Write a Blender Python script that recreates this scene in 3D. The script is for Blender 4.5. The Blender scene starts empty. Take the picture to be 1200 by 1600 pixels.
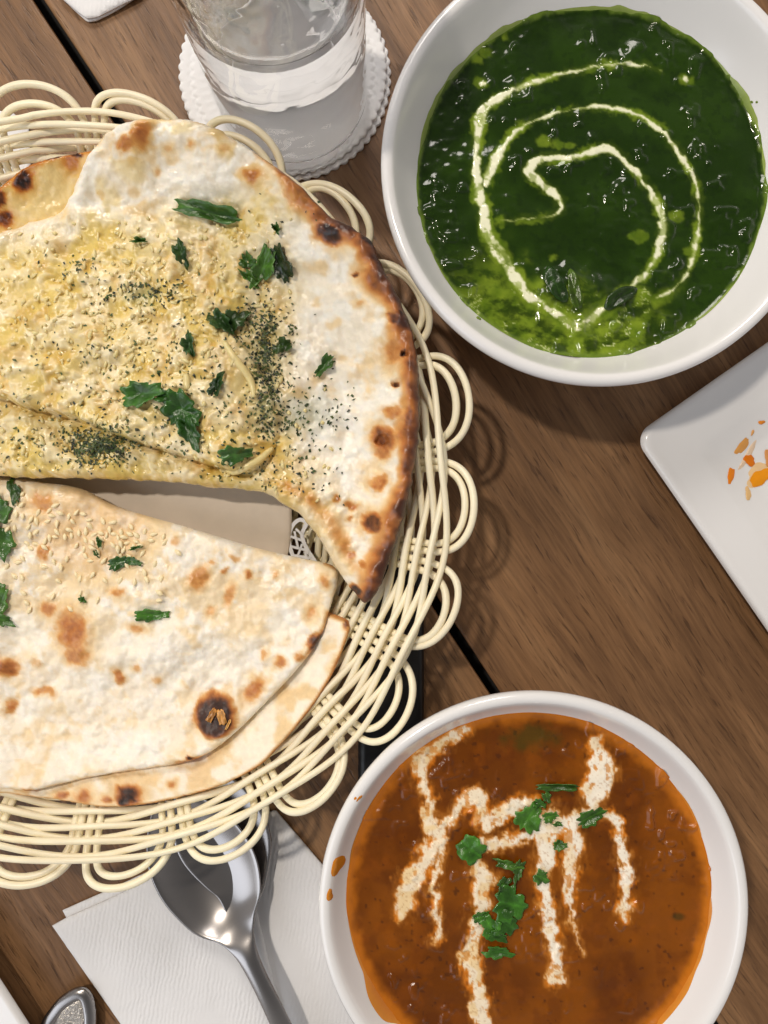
import bpy, math, random
import numpy as np
from mathutils import Vector

# ------------------------------------------------------------------ camera, light, exposure
S = bpy.context.scene
COL = S.collection
F, H = 1200.0, 0.34            # focal length in photo pixels, camera height above the table (m)
cam_d = bpy.data.cameras.new("camera"); cam = bpy.data.objects.new("camera", cam_d); COL.objects.link(cam)
cam.location = (0, 0, H); cam.rotation_euler = (0, 0, 0)
cam_d.sensor_fit = 'VERTICAL'; cam_d.sensor_height = 36.0; cam_d.sensor_width = 27.0
cam_d.lens = 36.0 * F / 1600.0
cam_d.clip_start = 0.01; cam_d.clip_end = 50
S.camera = cam

W = bpy.data.worlds.new("World"); S.world = W; W.use_nodes = True
wn, wl = W.node_tree.nodes, W.node_tree.links
wn.clear()
w_out = wn.new("ShaderNodeOutputWorld"); w_bg = wn.new("ShaderNodeBackground")
w_tc = wn.new("ShaderNodeTexCoord"); w_sep = wn.new("ShaderNodeSeparateXYZ"); w_ramp = wn.new("ShaderNodeValToRGB")
wl.new(w_tc.outputs["Generated"], w_sep.inputs[0]); wl.new(w_sep.outputs["Z"], w_ramp.inputs[0])
w_ramp.color_ramp.elements[0].position = 0.0; w_ramp.color_ramp.elements[0].color = (0.67, 0.635, 0.61, 1)
w_ramp.color_ramp.elements[1].position = 0.95; w_ramp.color_ramp.elements[1].color = (0.15, 0.145, 0.145, 1)
wl.new(w_ramp.outputs[0], w_bg.inputs[0]); w_bg.inputs[1].default_value = 0.84
wl.new(w_bg.outputs[0], w_out.inputs[0])


def lamp(name, loc, watts, col, radius):
    d = bpy.data.lights.new(name, 'POINT'); d.energy = watts; d.color = col; d.shadow_soft_size = radius
    o = bpy.data.objects.new(name, d); COL.objects.link(o); o.location = loc
    return o


def area(name, loc, target, watts, col, size):
    d = bpy.data.lights.new(name, 'AREA'); d.energy = watts; d.color = col; d.shape = 'DISK'; d.size = size
    o = bpy.data.objects.new(name, d); COL.objects.link(o); o.location = loc
    o.rotation_euler = (Vector(target) - Vector(loc)).to_track_quat('-Z', 'Y').to_euler()
    return o


lamp("ceiling_lamp_key", (-0.50, 0.40, 1.30), 35.0, (1.0, 0.90, 0.78), 0.038)
area("back_fill_light", (-0.15, 1.45, 1.25), (0, 0.1, 0), 13.0, (1.0, 0.93, 0.86), 0.6)  # added soft back light, brightens the coaster seen through the glass
area("cool_fill", (-1.25, -0.85, 1.0), (0, 0, 0), 8.0, (0.84, 0.90, 1.0), 1.3)  # added broad cool fill from the lower left, no window known there

S.view_settings.view_transform = 'Standard'
S.view_settings.look = 'None'
S.view_settings.exposure = 0.05
S.view_settings.gamma = 1.0
S.view_settings.use_curve_mapping = False
S.cycles.use_denoising = True
S.cycles.max_bounces = 14; S.cycles.transmission_bounces = 14; S.cycles.glossy_bounces = 6
S.cycles.caustics_refractive = True; S.cycles.caustics_reflective = False
S.cycles.sample_clamp_indirect = 20.0
S.cycles.blur_glossy = 0.5

rng = np.random.default_rng(7)
random.seed(7)


# ------------------------------------------------------------------ helpers
def P(px, py, z):
    """photo pixel + height above table -> world point"""
    px = np.asarray(px, float); py = np.asarray(py, float); z = np.asarray(z, float)
    return (px - 600.0) / F * (H - z), (800.0 - py) / F * (H - z)


def PV(px, py, z):
    x, y = P(px, py, z)
    return Vector((float(x), float(y), float(z)))


def lin(r, g, b):
    c = np.array([r, g, b], float) / 255.0
    return np.where(c <= 0.04045, c / 12.92, ((c + 0.055) / 1.055) ** 2.4)


def lin4(r, g, b):
    return (*[float(v) for v in lin(r, g, b)], 1.0)


_T = np.random.default_rng(11).random((8, 256, 256))


def vnoise(x, y, seed=0):
    t = _T[seed % 8]
    x = np.asarray(x, float) + 37.3 * seed; y = np.asarray(y, float) + 17.9 * seed
    xi = np.floor(x).astype(int); yi = np.floor(y).astype(int)
    fx = x - xi; fy = y - yi
    fx = fx * fx * fx * (fx * (fx * 6 - 15) + 10); fy = fy * fy * fy * (fy * (fy * 6 - 15) + 10)
    a = t[xi % 256, yi % 256]; b = t[(xi + 1) % 256, yi % 256]
    c = t[xi % 256, (yi + 1) % 256]; d = t[(xi + 1) % 256, (yi + 1) % 256]
    return (a + (b - a) * fx) * (1 - fy) + (c + (d - c) * fx) * fy


def fbm(x, y, octv=4, seed=0, gain=0.5):
    s = 0; a = 1; n = 0
    for i in range(octv):
        s = s + a * vnoise(x * 2 ** i, y * 2 ** i, seed + i); n += a; a *= gain
    return s / n          # 0..1, mean .5


def sstep(a, b, x):
    t = np.clip((x - a) / (b - a), 0, 1)
    return t * t * (3 - 2 * t)


def lerp3(a, b, t):
    return a + (b - a) * np.asarray(t)[..., None]


def link(name, me, mat=None, parent=None, smooth=True):
    if mat is not None:
        me.materials.append(mat)
    if smooth:
        me.polygons.foreach_set("use_smooth", [True] * len(me.polygons))
    o = bpy.data.objects.new(name, me); COL.objects.link(o)
    if parent is not None:
        o.parent = parent
    return o


def mesh(name, verts, faces):
    me = bpy.data.meshes.new(name)
    me.from_pydata([tuple(map(float, v)) for v in verts], [], faces)
    me.update()
    return me


def setcol(me, rgb, alpha=None):
    n = len(me.vertices)
    c = np.ones((n, 4), np.float32); c[:, :3] = rgb
    if alpha is not None:
        c[:, 3] = alpha
    at = me.color_attributes.new("Col", 'FLOAT_COLOR', 'POINT')
    at.data.foreach_set("color", c.ravel())


def empty(name, loc=(0, 0, 0)):
    o = bpy.data.objects.new(name, None); COL.objects.link(o); o.location = loc
    o.empty_display_size = 0.01
    return o


def tag(o, label=None, cat=None, group=None, kind=None):
    if label: o["label"] = label
    if cat: o["category"] = cat
    if group: o["group"] = group
    if kind: o["kind"] = kind
    return o


def reparent(o, parent):
    """parent without moving (parent only has a location)"""
    o.parent = parent
    o.matrix_parent_inverse.identity()
    o.location = Vector(o.location) - Vector(parent.location)


def catmull(pts, n=8, closed=True):
    p = np.array(pts, float); m = len(p); out = []
    rngi = range(m) if closed else range(m - 1)
    for i in rngi:
        if closed:
            p0, p1, p2, p3 = p[i - 1], p[i], p[(i + 1) % m], p[(i + 2) % m]
        else:
            p0, p1, p2, p3 = p[max(i - 1, 0)], p[i], p[i + 1], p[min(i + 2, m - 1)]
        for t in np.arange(n) / n:
            out.append(0.5 * ((2 * p1) + (-p0 + p2) * t + (2 * p0 - 5 * p1 + 4 * p2 - p3) * t * t
                              + (-p0 + 3 * p1 - 3 * p2 + p3) * t ** 3))
    if not closed:
        out.append(p[-1])
    return np.array(out)


def resample(poly, d, closed=True):
    p = np.vstack([poly, poly[:1]]) if closed else poly
    seg = np.linalg.norm(np.diff(p, axis=0), axis=1); s = np.concatenate([[0], np.cumsum(seg)])
    n = max(8, int(s[-1] / d)); t = np.linspace(0, s[-1], n, endpoint=not closed)
    return np.stack([np.interp(t, s, p[:, k]) for k in range(p.shape[1])], 1)


def in_poly(x, y, poly):
    ins = np.zeros(x.shape, bool)
    j = len(poly) - 1
    for i in range(len(poly)):
        xi, yi = poly[i]; xj, yj = poly[j]
        if yi != yj:
            c = ((yi > y) != (yj > y)) & (x < (xj - xi) * (y - yi) / (yj - yi) + xi)
            ins ^= c
        j = i
    return ins


def near(x, y, B, chunk=4000):
    d = np.empty(len(x), np.float32); k = np.empty(len(x), int)
    bx = B[:, 0].astype(np.float32); by = B[:, 1].astype(np.float32)
    for i in range(0, len(x), chunk):
        q = (x[i:i + chunk, None].astype(np.float32) - bx) ** 2 + (y[i:i + chunk, None].astype(np.float32) - by) ** 2
        kk = q.argmin(1); k[i:i + chunk] = kk; d[i:i + chunk] = np.sqrt(q[np.arange(len(kk)), kk])
    return d, k


class Surf:
    """sampler of a built sheet: photo pixel -> world x, y and top height"""
    def __init__(s, x0, y0, st, top, z0):
        s.x0, s.y0, s.st, s.top, s.z0 = x0, y0, st, top, z0

    def _s(s, a, px, py):
        u = np.clip((np.asarray(px, float) - s.x0) / s.st, 0, a.shape[1] - 1.001)
        v = np.clip((np.asarray(py, float) - s.y0) / s.st, 0, a.shape[0] - 1.001)
        i = v.astype(int); j = u.astype(int); fu = u - j; fv = v - i
        return (a[i, j] * (1 - fu) + a[i, j + 1] * fu) * (1 - fv) + (a[i + 1, j] * (1 - fu) + a[i + 1, j + 1] * fu) * fv

    def at(s, px, py):
        z0 = s._s(s.z0, px, py); x, y = P(px, py, z0)
        return x, y, s._s(s.top, px, py)


def sheet(name, poly, z0f, topf, colf, mat, parent=None, step=3.0, thick=0.003, bottom=True, keep_grid=False):
    """Closed sheet of dough / paper / sauce: outline poly (photo px), mid height z0f(px,py), top relief
    topf(px,py,d) and colour colf(px,py,d) with d = pixels from the edge."""
    B = resample(np.asarray(poly, float), step * 0.6)
    x0, y0 = B.min(0) - 2 * step; x1, y1 = B.max(0) + 2 * step
    xs = np.arange(x0, x1 + step, step); ys = np.arange(y0, y1 + step, step)
    GX, GY = np.meshgrid(xs, ys); sh = GX.shape
    fx, fy = GX.ravel().copy(), GY.ravel().copy()
    ins = in_poly(fx, fy, B)
    I = ins.reshape(sh)
    cell = I[:-1, :-1] | I[1:, :-1] | I[:-1, 1:] | I[1:, 1:]
    used = np.zeros(sh, bool)
    used[:-1, :-1] |= cell; used[1:, :-1] |= cell; used[:-1, 1:] |= cell; used[1:, 1:] |= cell
    u = used.ravel()
    d = np.zeros(fx.shape); dd, kk = near(fx[u], fy[u], B)
    d[u] = dd
    out = u & ~ins
    kfull = np.zeros(fx.shape, int); kfull[u] = kk
    fx[out] = B[kfull[out], 0]; fy[out] = B[kfull[out], 1]; d[out] = 0
    z0 = z0f(fx, fy) + np.zeros(fx.shape)
    rel = topf(fx, fy, d)
    top = z0 + rel
    X, Y = P(fx, fy, z0)
    idx = -np.ones(fx.shape, int); idx[u] = np.arange(u.sum()); n = int(u.sum())
    cy, cx = np.nonzero(cell); w = sh[1]
    a = idx[cy * w + cx]; b = idx[cy * w + cx + 1]; c = idx[(cy + 1) * w + cx + 1]; e = idx[(cy + 1) * w + cx]
    quads = np.stack([a, e, c, b], 1)
    V = np.stack([X[u], Y[u], top[u]], 1)
    faces = quads.tolist()
    ncol = n
    if bottom:
        ee = sstep(0, 12, d[u])
        Vb = np.stack([X[u], Y[u], z0[u] - thick * ee - 0.0003], 1)
        V = np.vstack([V, Vb]); faces += (quads[:, ::-1] + n).tolist()
        # rim wall
        on = out[u]
        ed = {}
        for q in quads.tolist():
            for i in range(4):
                k = (q[i], q[(i + 1) % 4])
                if on[k[0]] and on[k[1]]:
                    ed[k] = 1
        for (i, j) in list(ed):
            if (j, i) not in ed:
                faces.append([j, i, i + n, j + n])
    me = mesh(name, V, faces)
    rgb, al = colf(fx[u], fy[u], d[u])
    if bottom:
        rgb = np.vstack([rgb, rgb]); al = np.concatenate([al, al])
    setcol(me, rgb, al)
    o = link(name, me, mat, parent)
    s = Surf(x0, y0, step, top.reshape(sh), z0.reshape(sh))
    if keep_grid:
        s.grid = dict(X=X, Y=Y, top=top, u=u, cell=cell, w=w, fx=fx, fy=fy, sh=sh, rgb=rgb[:ncol], idx=idx)
    return o, s


def overlay(name, s, mask, lift, rgbf, mat, parent):
    """thin raised piece (cream) on a built surface where mask(px,py) > .5"""
    g = s.grid
    m = mask * g["u"]
    mk = (m > 0.5).reshape(g["sh"])
    cell = (mk[:-1, :-1] | mk[1:, :-1] | mk[:-1, 1:] | mk[1:, 1:]) & g["cell"]
    cy, cx = np.nonzero(cell); w = g["w"]
    q = np.stack([cy * w + cx, (cy + 1) * w + cx, (cy + 1) * w + cx + 1, cy * w + cx + 1], 1)
    ids, inv = np.unique(q.ravel(), return_inverse=True)
    mm = m[ids]
    z = g["top"][ids] + lift * (sstep(0.25, 0.95, mm) * 2 - 0.6)
    me = mesh(name, np.stack([g["X"][ids], g["Y"][ids], z], 1), inv.reshape(-1, 4).tolist())
    rgb, al = rgbf(ids)
    setcol(me, rgb, al)
    return link(name, me, mat, parent)


def tube(pts, r, sides=8, closed=False, caps=True):
    p = np.asarray(pts, float); n = len(p)
    r = np.broadcast_to(np.asarray(r, float), (n,))
    if closed:
        t = np.roll(p, -1, 0) - np.roll(p, 1, 0)
    else:
        t = np.gradient(p, axis=0)
    t /= np.linalg.norm(t, axis=1)[:, None] + 1e-12
    up = np.array([0, 0, 1.0])
    if np.abs(t[:, 2]).max() > 0.97:
        up = np.array([0.31, 0.95, 0.05])
    a = np.cross(up, t); a /= np.linalg.norm(a, axis=1)[:, None] + 1e-12
    b = np.cross(t, a)
    ang = np.arange(sides) * 2 * np.pi / sides
    V = (p[:, None, :] + r[:, None, None] * (np.cos(ang)[None, :, None] * a[:, None, :] + np.sin(ang)[None, :, None] * b[:, None, :])).reshape(-1, 3)
    fs = []
    m = n if closed else n - 1
    for i in range(m):
        k = (i + 1) % n
        for j in range(sides):
            l = (j + 1) % sides
            fs.append([i * sides + j, i * sides + l, k * sides + l, k * sides + j])
    if not closed and caps:
        fs.append(list(range(sides))[::-1]); fs.append([(n - 1) * sides + j for j in range(sides)])
    return V, fs


def lathe(profile, cx, cy, seg=96, closed=False):
    pr = np.asarray(profile, float); n = len(pr)
    ang = np.arange(seg) * 2 * np.pi / seg
    V = np.stack([cx + pr[:, 0][:, None] * np.cos(ang), cy + pr[:, 0][:, None] * np.sin(ang),
                  np.repeat(pr[:, 1][:, None], seg, 1)], 2).reshape(-1, 3)
    fs = []
    for i in range(n if closed else n - 1):
        k = (i + 1) % n
        for j in range(seg):
            l = (j + 1) % seg
            fs.append([i * seg + j, i * seg + l, k * seg + l, k * seg + j])
    return V, fs


# ------------------------------------------------------------------ materials
def newmat(name):
    m = bpy.data.materials.new(name); m.use_nodes = True
    nt = m.node_tree; b = nt.nodes["Principled BSDF"]
    return m, nt, b


def nd(nt, t, **kw):
    n = nt.nodes.new(t)
    for k, v in kw.items():
        if k.startswith("i_"):
            n.inputs[k[2:].replace("_", " ")].default_value = v
        else:
            setattr(n, k, v)
    return n


def noise(nt, vec, scale, detail=4.0, rough=0.55, dist=0.0):
    n = nt.nodes.new("ShaderNodeTexNoise")
    n.inputs["Scale"].default_value = scale; n.inputs["Detail"].default_value = detail
    n.inputs["Roughness"].default_value = rough; n.inputs["Distortion"].default_value = dist
    if vec is not None:
        nt.links.new(vec, n.inputs["Vector"])
    return n


def ramp(nt, fac, stops):
    n = nt.nodes.new("ShaderNodeValToRGB"); cr = n.color_ramp
    while len(cr.elements) < len(stops):
        cr.elements.new(0.5)
    for e, (p, c) in zip(cr.elements, stops):
        e.position = p; e.color = c if len(c) == 4 else (*c, 1)
    nt.links.new(fac, n.inputs[0])
    return n


def bump(nt, b, h, strength, dist):
    n = nt.nodes.new("ShaderNodeBump"); n.inputs["Strength"].default_value = strength; n.inputs["Distance"].default_value = dist
    nt.links.new(h, n.inputs["Height"])
    return n


def objco(nt):
    return nt.nodes.new("ShaderNodeTexCoord").outputs["Object"]


def mixrgb(nt, mode, fac, a, b):
    n = nt.nodes.new("ShaderNodeMix"); n.data_type = 'RGBA'; n.blend_type = mode
    for sock, v in ((n.inputs[0], fac), (n.inputs[6], a), (n.inputs[7], b)):
        if hasattr(v, "links") or hasattr(v, "is_output"):
            nt.links.new(v, sock)
        else:
            sock.default_value = v
    return n.outputs[2]


def mat_wood():
    m, nt, b = newmat("oak_wood")
    co = objco(nt)
    warp = noise(nt, co, 14.0, 2.0)
    ws = nd(nt, "ShaderNodeVectorMath", operation='SCALE'); ws.inputs["Scale"].default_value = 0.007
    nt.links.new(warp.outputs["Color"], ws.inputs[0])
    add = nd(nt, "ShaderNodeVectorMath", operation='ADD'); nt.links.new(co, add.inputs[0]); nt.links.new(ws.outputs[0], add.inputs[1])

    def stretched(sx, sy, detail, rough=0.6):
        mp = nd(nt, "ShaderNodeMapping"); mp.inputs["Scale"].default_value = (sx, sy, 1)
        nt.links.new(add.outputs[0], mp.inputs[0])
        return noise(nt, mp.outputs[0], 1.0, detail, rough).outputs["Fac"]
    broad = stretched(5, 38, 3); midn = stretched(13, 170, 4); fine = stretched(38, 750, 4, 0.65); pores = stretched(62, 620, 3, 0.6)
    c1 = ramp(nt, broad, [(0.28, lin4(104, 74, 47)), (0.5, lin4(131, 97, 65)), (0.74, lin4(156, 120, 84))]).outputs[0]
    c2 = ramp(nt, midn, [(0.32, (0.74, 0.71, 0.68)), (0.5, (0.99, 0.98, 0.97)), (0.72, (1.16, 1.15, 1.14))]).outputs[0]
    c3 = ramp(nt, fine, [(0.30, (0.70, 0.68, 0.66)), (0.6, (1.08, 1.08, 1.08))]).outputs[0]
    c4 = ramp(nt, pores, [(0.33, (0.36, 0.32, 0.29)), (0.43, (1, 1, 1))]).outputs[0]
    c = mixrgb(nt, 'MULTIPLY', 1.0, c1, c2); c = mixrgb(nt, 'MULTIPLY', 1.0, c, c3); c = mixrgb(nt, 'MULTIPLY', 0.75, c, c4)
    nt.links.new(c, b.inputs["Base Color"])
    h = mixrgb(nt, 'MULTIPLY', 1.0, c4, c3)
    bp = bump(nt, b, h, 0.5, 0.00035); nt.links.new(bp.outputs[0], b.inputs["Normal"])
    rr = ramp(nt, midn, [(0.3, (0.50,) * 3), (0.7, (0.36,) * 3)]).outputs[0]; nt.links.new(rr, b.inputs["Roughness"])
    b.inputs["Specular IOR Level"].default_value = 0.4
    return m


def mat_simple(name, col, rough=0.4, spec=0.5, var=0.0, vscale=60.0, bscale=0, bdist=0.0002, bstr=0.3, metal=0.0, coat=0.0, sss=0.0):
    m, nt, b = newmat(name)
    co = objco(nt)
    if var > 0:
        n = noise(nt, co, vscale, 4.0)
        r = ramp(nt, n.outputs["Fac"], [(0.3, tuple(np.array(col[:3]) * (1 - var))), (0.7, tuple(np.clip(np.array(col[:3]) * (1 + var), 0, 1)))])
        nt.links.new(r.outputs[0], b.inputs["Base Color"])
    else:
        b.inputs["Base Color"].default_value = (*col[:3], 1)
    b.inputs["Roughness"].default_value = rough; b.inputs["Specular IOR Level"].default_value = spec
    b.inputs["Metallic"].default_value = metal; b.inputs["Coat Weight"].default_value = coat; b.inputs["Coat Roughness"].default_value = 0.05
    if sss > 0:
        b.inputs["Subsurface Weight"].default_value = sss; b.inputs["Subsurface Radius"].default_value = (0.004, 0.003, 0.002); b.inputs["Subsurface Scale"].default_value = 1.0
    if bscale:
        n2 = noise(nt, co, bscale, 3.0)
        bp = bump(nt, b, n2.outputs["Fac"], bstr, bdist); nt.links.new(bp.outputs[0], b.inputs["Normal"])
    return m


def mat_attr(name, r_dry, r_wet, b1=(900, 0.0004, 0.4), b2=None, spec=0.5, sss=0.0, cvar=0.08, cscale=500, coat=0.0):
    """colour from the mesh's own colour attribute, wetness in its alpha"""
    m, nt, b = newmat(name)
    co = objco(nt)
    at = nd(nt, "ShaderNodeAttribute", attribute_name="Col")
    n = noise(nt, co, cscale, 4.0)
    r = ramp(nt, n.outputs["Fac"], [(0.3, (1 - cvar,) * 3), (0.7, (1 + cvar,) * 3)])
    c = mixrgb(nt, 'MULTIPLY', 1.0, at.outputs["Color"], r.outputs[0])
    nt.links.new(c, b.inputs["Base Color"])
    mr = nd(nt, "ShaderNodeMapRange"); nt.links.new(at.outputs["Alpha"], mr.inputs[0])
    mr.inputs["To Min"].default_value = r_dry; mr.inputs["To Max"].default_value = r_wet
    nt.links.new(mr.outputs[0], b.inputs["Roughness"])
    b.inputs["Specular IOR Level"].default_value = spec
    b.inputs["Coat Weight"].default_value = coat; b.inputs["Coat Roughness"].default_value = 0.06
    if sss > 0:
        b.inputs["Subsurface Weight"].default_value = sss; b.inputs["Subsurface Radius"].default_value = (0.003, 0.002, 0.001); b.inputs["Subsurface Scale"].default_value = 1.0
    n1 = noise(nt, co, b1[0], 4.0)
    bp = bump(nt, b, n1.outputs["Fac"], b1[2], b1[1])
    if b2:
        n2 = noise(nt, co, b2[0], 3.0)
        bq = bump(nt, b, n2.outputs["Fac"], b2[2], b2[1]); nt.links.new(bp.outputs[0], bq.inputs["Normal"]); bp = bq
    nt.links.new(bp.outputs[0], b.inputs["Normal"])
    return m


M = {}
M["wood"] = mat_wood()
M["gap"] = mat_simple("dark_underlay", (0.006, 0.005, 0.005), 0.8)
M["cane"] = mat_simple("cream_cane", lin(248, 235, 204), 0.36, 0.45, var=0.10, vscale=38, bscale=700, bdist=0.0001, bstr=0.2, sss=0.12)
M["china"] = mat_simple("white_glazed_china", (0.83, 0.82, 0.81), 0.16, 0.5, coat=0.3, bscale=25, bdist=0.0006, bstr=0.05)
M["paper"] = mat_simple("greaseproof_paper", lin(222, 208, 190), 0.65, 0.25, var=0.05, vscale=60, bscale=55, bdist=0.0022, bstr=0.45)
M["doily"] = mat_simple("doily_paper", (0.86, 0.86, 0.87), 0.7, 0.2, bscale=900, bdist=0.0002, bstr=0.3)
M["black"] = mat_simple("black_matt_plastic", (0.008, 0.008, 0.009), 0.35, 0.4)
M["steel"] = mat_simple("polished_steel", (0.38, 0.36, 0.35), 0.27, 0.5, metal=1.0, bscale=60, bdist=0.0003, bstr=0.05)
M["steel_rough"] = mat_simple("hammered_steel", (0.55, 0.50, 0.44), 0.28, 0.5, metal=1.0, bscale=1100, bdist=0.0008, bstr=0.9)
M["leaf"] = mat_attr("coriander_leaf", 0.40, 0.22, (700, 0.0005, 0.5), spec=0.5, cvar=0.25, cscale=420)
M["flake"] = mat_simple("dried_herb", lin(52, 62, 28), 0.6, 0.4, var=0.45, vscale=300)
M["garlic"] = mat_simple("garlic_bits", lin(230, 210, 150), 0.30, 0.5, var=0.14, vscale=200, sss=0.3)
M["sesame"] = mat_simple("sesame_seed", lin(243, 226, 182), 0.35, 0.5, var=0.06, vscale=250)
M["naan"] = mat_attr("naan_dough", 0.50, 0.16, (1100, 0.0004, 0.30), (330, 0.0010, 0.30), spec=0.5, cvar=0.05, cscale=420, sss=0.08)
M["green"] = mat_attr("spinach_sauce", 0.30, 0.13, (480, 0.0005, 0.10), (190, 0.0010, 0.10), spec=0.38, cvar=0.05, cscale=420)
M["red"] = mat_attr("tomato_sauce", 0.34, 0.19, (500, 0.0003, 0.07), (170, 0.0006, 0.08), spec=0.36, cvar=0.05, cscale=200)


def mat_glass(name, ior, col=(1, 1, 1), wav=0.0):
    m, nt, b = newmat(name)
    if wav:
        n_ = noise(nt, objco(nt), 42, 2.0); bp = bump(nt, b, n_.outputs["Fac"], 1.0, wav); nt.links.new(bp.outputs[0], b.inputs["Normal"])
    b.inputs["Base Color"].default_value = (*col, 1); b.inputs["Transmission Weight"].default_value = 1.0
    b.inputs["Roughness"].default_value = 0.0; b.inputs["IOR"].default_value = ior
    return m


M["glass"] = mat_glass("clear_glass", 1.48, wav=0.0012); M["water"] = mat_glass("water", 1.33, wav=0.0010); M["glass_wet"] = mat_glass("glass_against_water", 1.48 / 1.33, wav=0.006)


def mat_napkin():
    m, nt, b = newmat("embossed_napkin")
    co = objco(nt)
    mp = nd(nt, "ShaderNodeMapping"); mp.inputs["Rotation"].default_value = (0, 0, 0.15); nt.links.new(co, mp.inputs[0])
    wv = nd(nt, "ShaderNodeTexWave", wave_type='BANDS', bands_direction='X'); wv.inputs["Scale"].default_value = 170; wv.inputs["Distortion"].default_value = 4.0
    wv.inputs["Detail"].default_value = 2; nt.links.new(mp.outputs[0], wv.inputs["Vector"])
    vo = nd(nt, "ShaderNodeTexVoronoi"); vo.inputs["Scale"].default_value = 620; nt.links.new(mp.outputs[0], vo.inputs["Vector"])
    mk = noise(nt, co, 22, 2.0); mr = ramp(nt, mk.outputs["Fac"], [(0.42, (0.05,) * 3), (0.58, (0.9,) * 3)])
    h = mixrgb(nt, 'MIX', 0.5, wv.outputs["Color"], vo.outputs["Distance"])
    h2 = mixrgb(nt, 'MULTIPLY', 1.0, h, mr.outputs[0])
    n2 = noise(nt, co, 60, 4.0)
    bp = bump(nt, b, h2, 0.45, 0.0006); bq = bump(nt, b, n2.outputs["Fac"], 0.4, 0.0016)
    nt.links.new(bp.outputs[0], bq.inputs["Normal"]); nt.links.new(bq.outputs[0], b.inputs["Normal"])
    b.inputs["Base Color"].default_value = (0.82, 0.815, 0.82, 1); b.inputs["Roughness"].default_value = 0.85; b.inputs["Specular IOR Level"].default_value = 0.15
    return m


M["napkin"] = mat_napkin()

# ------------------------------------------------------------------ table (setting)
table = tag(empty("table_top"), "brown wooden table of wide planks with a dark gap between", "table", kind="structure")
GA = math.atan2(-0.835, 0.55)             # grain direction in the world
g0 = PV(60, 0, 0)                          # a point on the gap line
ca, sa = math.cos(GA), math.sin(GA)
gv = -g0.x * sa + g0.y * ca                # local across-grain coordinate of the gap line
half = 0.0021


def plank(v0, v1, u0=-0.9, u1=0.9, bev=0.0012, th=0.02):
    prof = [(v0, -th), (v0, -bev), (v0 + bev * 0.3, -bev * 0.3), (v0 + bev, 0), (v1 - bev, 0), (v1 - bev * 0.3, -bev * 0.3), (v1, -bev), (v1, -th)]
    V = [(u, v, z) for u in (u0, u1) for (v, z) in prof]
    k = len(prof)
    fs = [[i, i + 1, i + 1 + k, i + k] for i in range(k - 1)] + [[k - 1, 0, k, 2 * k - 1], list(range(k))[::-1], list(range(k, 2 * k))]
    me = mesh("plank", V, fs)
    o = link("plank", me, M["wood"], table, smooth=False)
    o.rotation_euler = (0, 0, GA)
    return o


PW = 0.30
plank(gv + half, gv + half + PW); plank(gv - half - PW, gv - half)
plank(gv + 3 * half + PW, gv + 3 * half + 2 * PW); plank(gv - 3 * half - 2 * PW, gv - 3 * half - PW)
me = mesh("underframe", [(-1, -1, -0.021), (1, -1, -0.021), (1, 1, -0.021), (-1, 1, -0.021)], [[0, 1, 2, 3]])
link("underframe", me, M["gap"], table, smooth=False)


# ------------------------------------------------------------------ flat sheets: napkins, coasters, black slab
def flat_poly(name, pts, z, th, mat, parent=None, n=1, wob=0.0, step=9.0, drape=None):
    poly = np.array(pts, float)
    if n > 1:
        poly = catmull(pts, n)
    f = (lambda x, y: z + wob * (fbm(x / 70, y / 70, 3, 3) - 0.5) * 2) if drape is None else drape
    o, s = sheet(name, poly, f, lambda x, y, d: th * np.minimum(1, 0.35 + d / 6), lambda x, y, d: (np.ones((len(x), 3)) * 0.8, np.zeros(len(x))), mat, parent, step=step, thick=0.0003)
    return o, s


nap = tag(empty("paper_napkin", PV(300, 1450, 0)), "white embossed paper napkin under the spoons, below the basket", "napkin")
o, _ = flat_poly("napkin_layer", [(98, 1422), (170, 1390), (300, 1330), (352, 1300), (430, 1265), (505, 1352), (560, 1440), (640, 1700), (245, 1700)], 0.0012, 0.0009, M["napkin"], wob=0.0005, step=8); reparent(o, nap)
o, _ = flat_poly("napkin_layer", [(82, 1446), (105, 1433), (180, 1400), (300, 1340), (360, 1330), (400, 1420), (420, 1500), (470, 1700), (262, 1700), (190, 1601), (130, 1515)], 0.0031, 0.0009, M["napkin"], wob=0.0006, step=6); reparent(o, nap)

nap2 = tag(empty("paper_napkin", PV(150, 0, 0)), "corner of a folded white napkin at the top left, beyond the basket", "napkin")
for zz, dx in ((0.001, 0), (0.0027, 5)):
    o, _ = flat_poly("napkin_layer", [(95, -4), (118, 18 - dx * .4), (136, 34 - dx), (150, 33 - dx), (180, 18 - dx), (214, -4), (330, -120), (180, -240), (60, -90)], zz, 0.001, M["napkin"], step=8); reparent(o, nap2)

nap3 = tag(empty("paper_napkin", PV(-40, 220, 0)), "white napkin seen through the left of the basket weave", "napkin")
o, _ = flat_poly("napkin_layer", [(22, 178), (45, 196), (50, 300), (20, 330), (-160, 380), (-260, 250), (-120, 150)], 0.0012, 0.001, M["napkin"], step=8); reparent(o, nap3)

slab = flat_poly("black_slab", [(564, 880), (658, 880), (662, 884), (662, 1262), (658, 1266), (564, 1266), (560, 1262), (560, 884)], 0.0006, 0.006, M["black"], step=6)[0]
tag(slab, "flat black slab on the table between the basket and the orange curry bowl", "slab")


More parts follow.
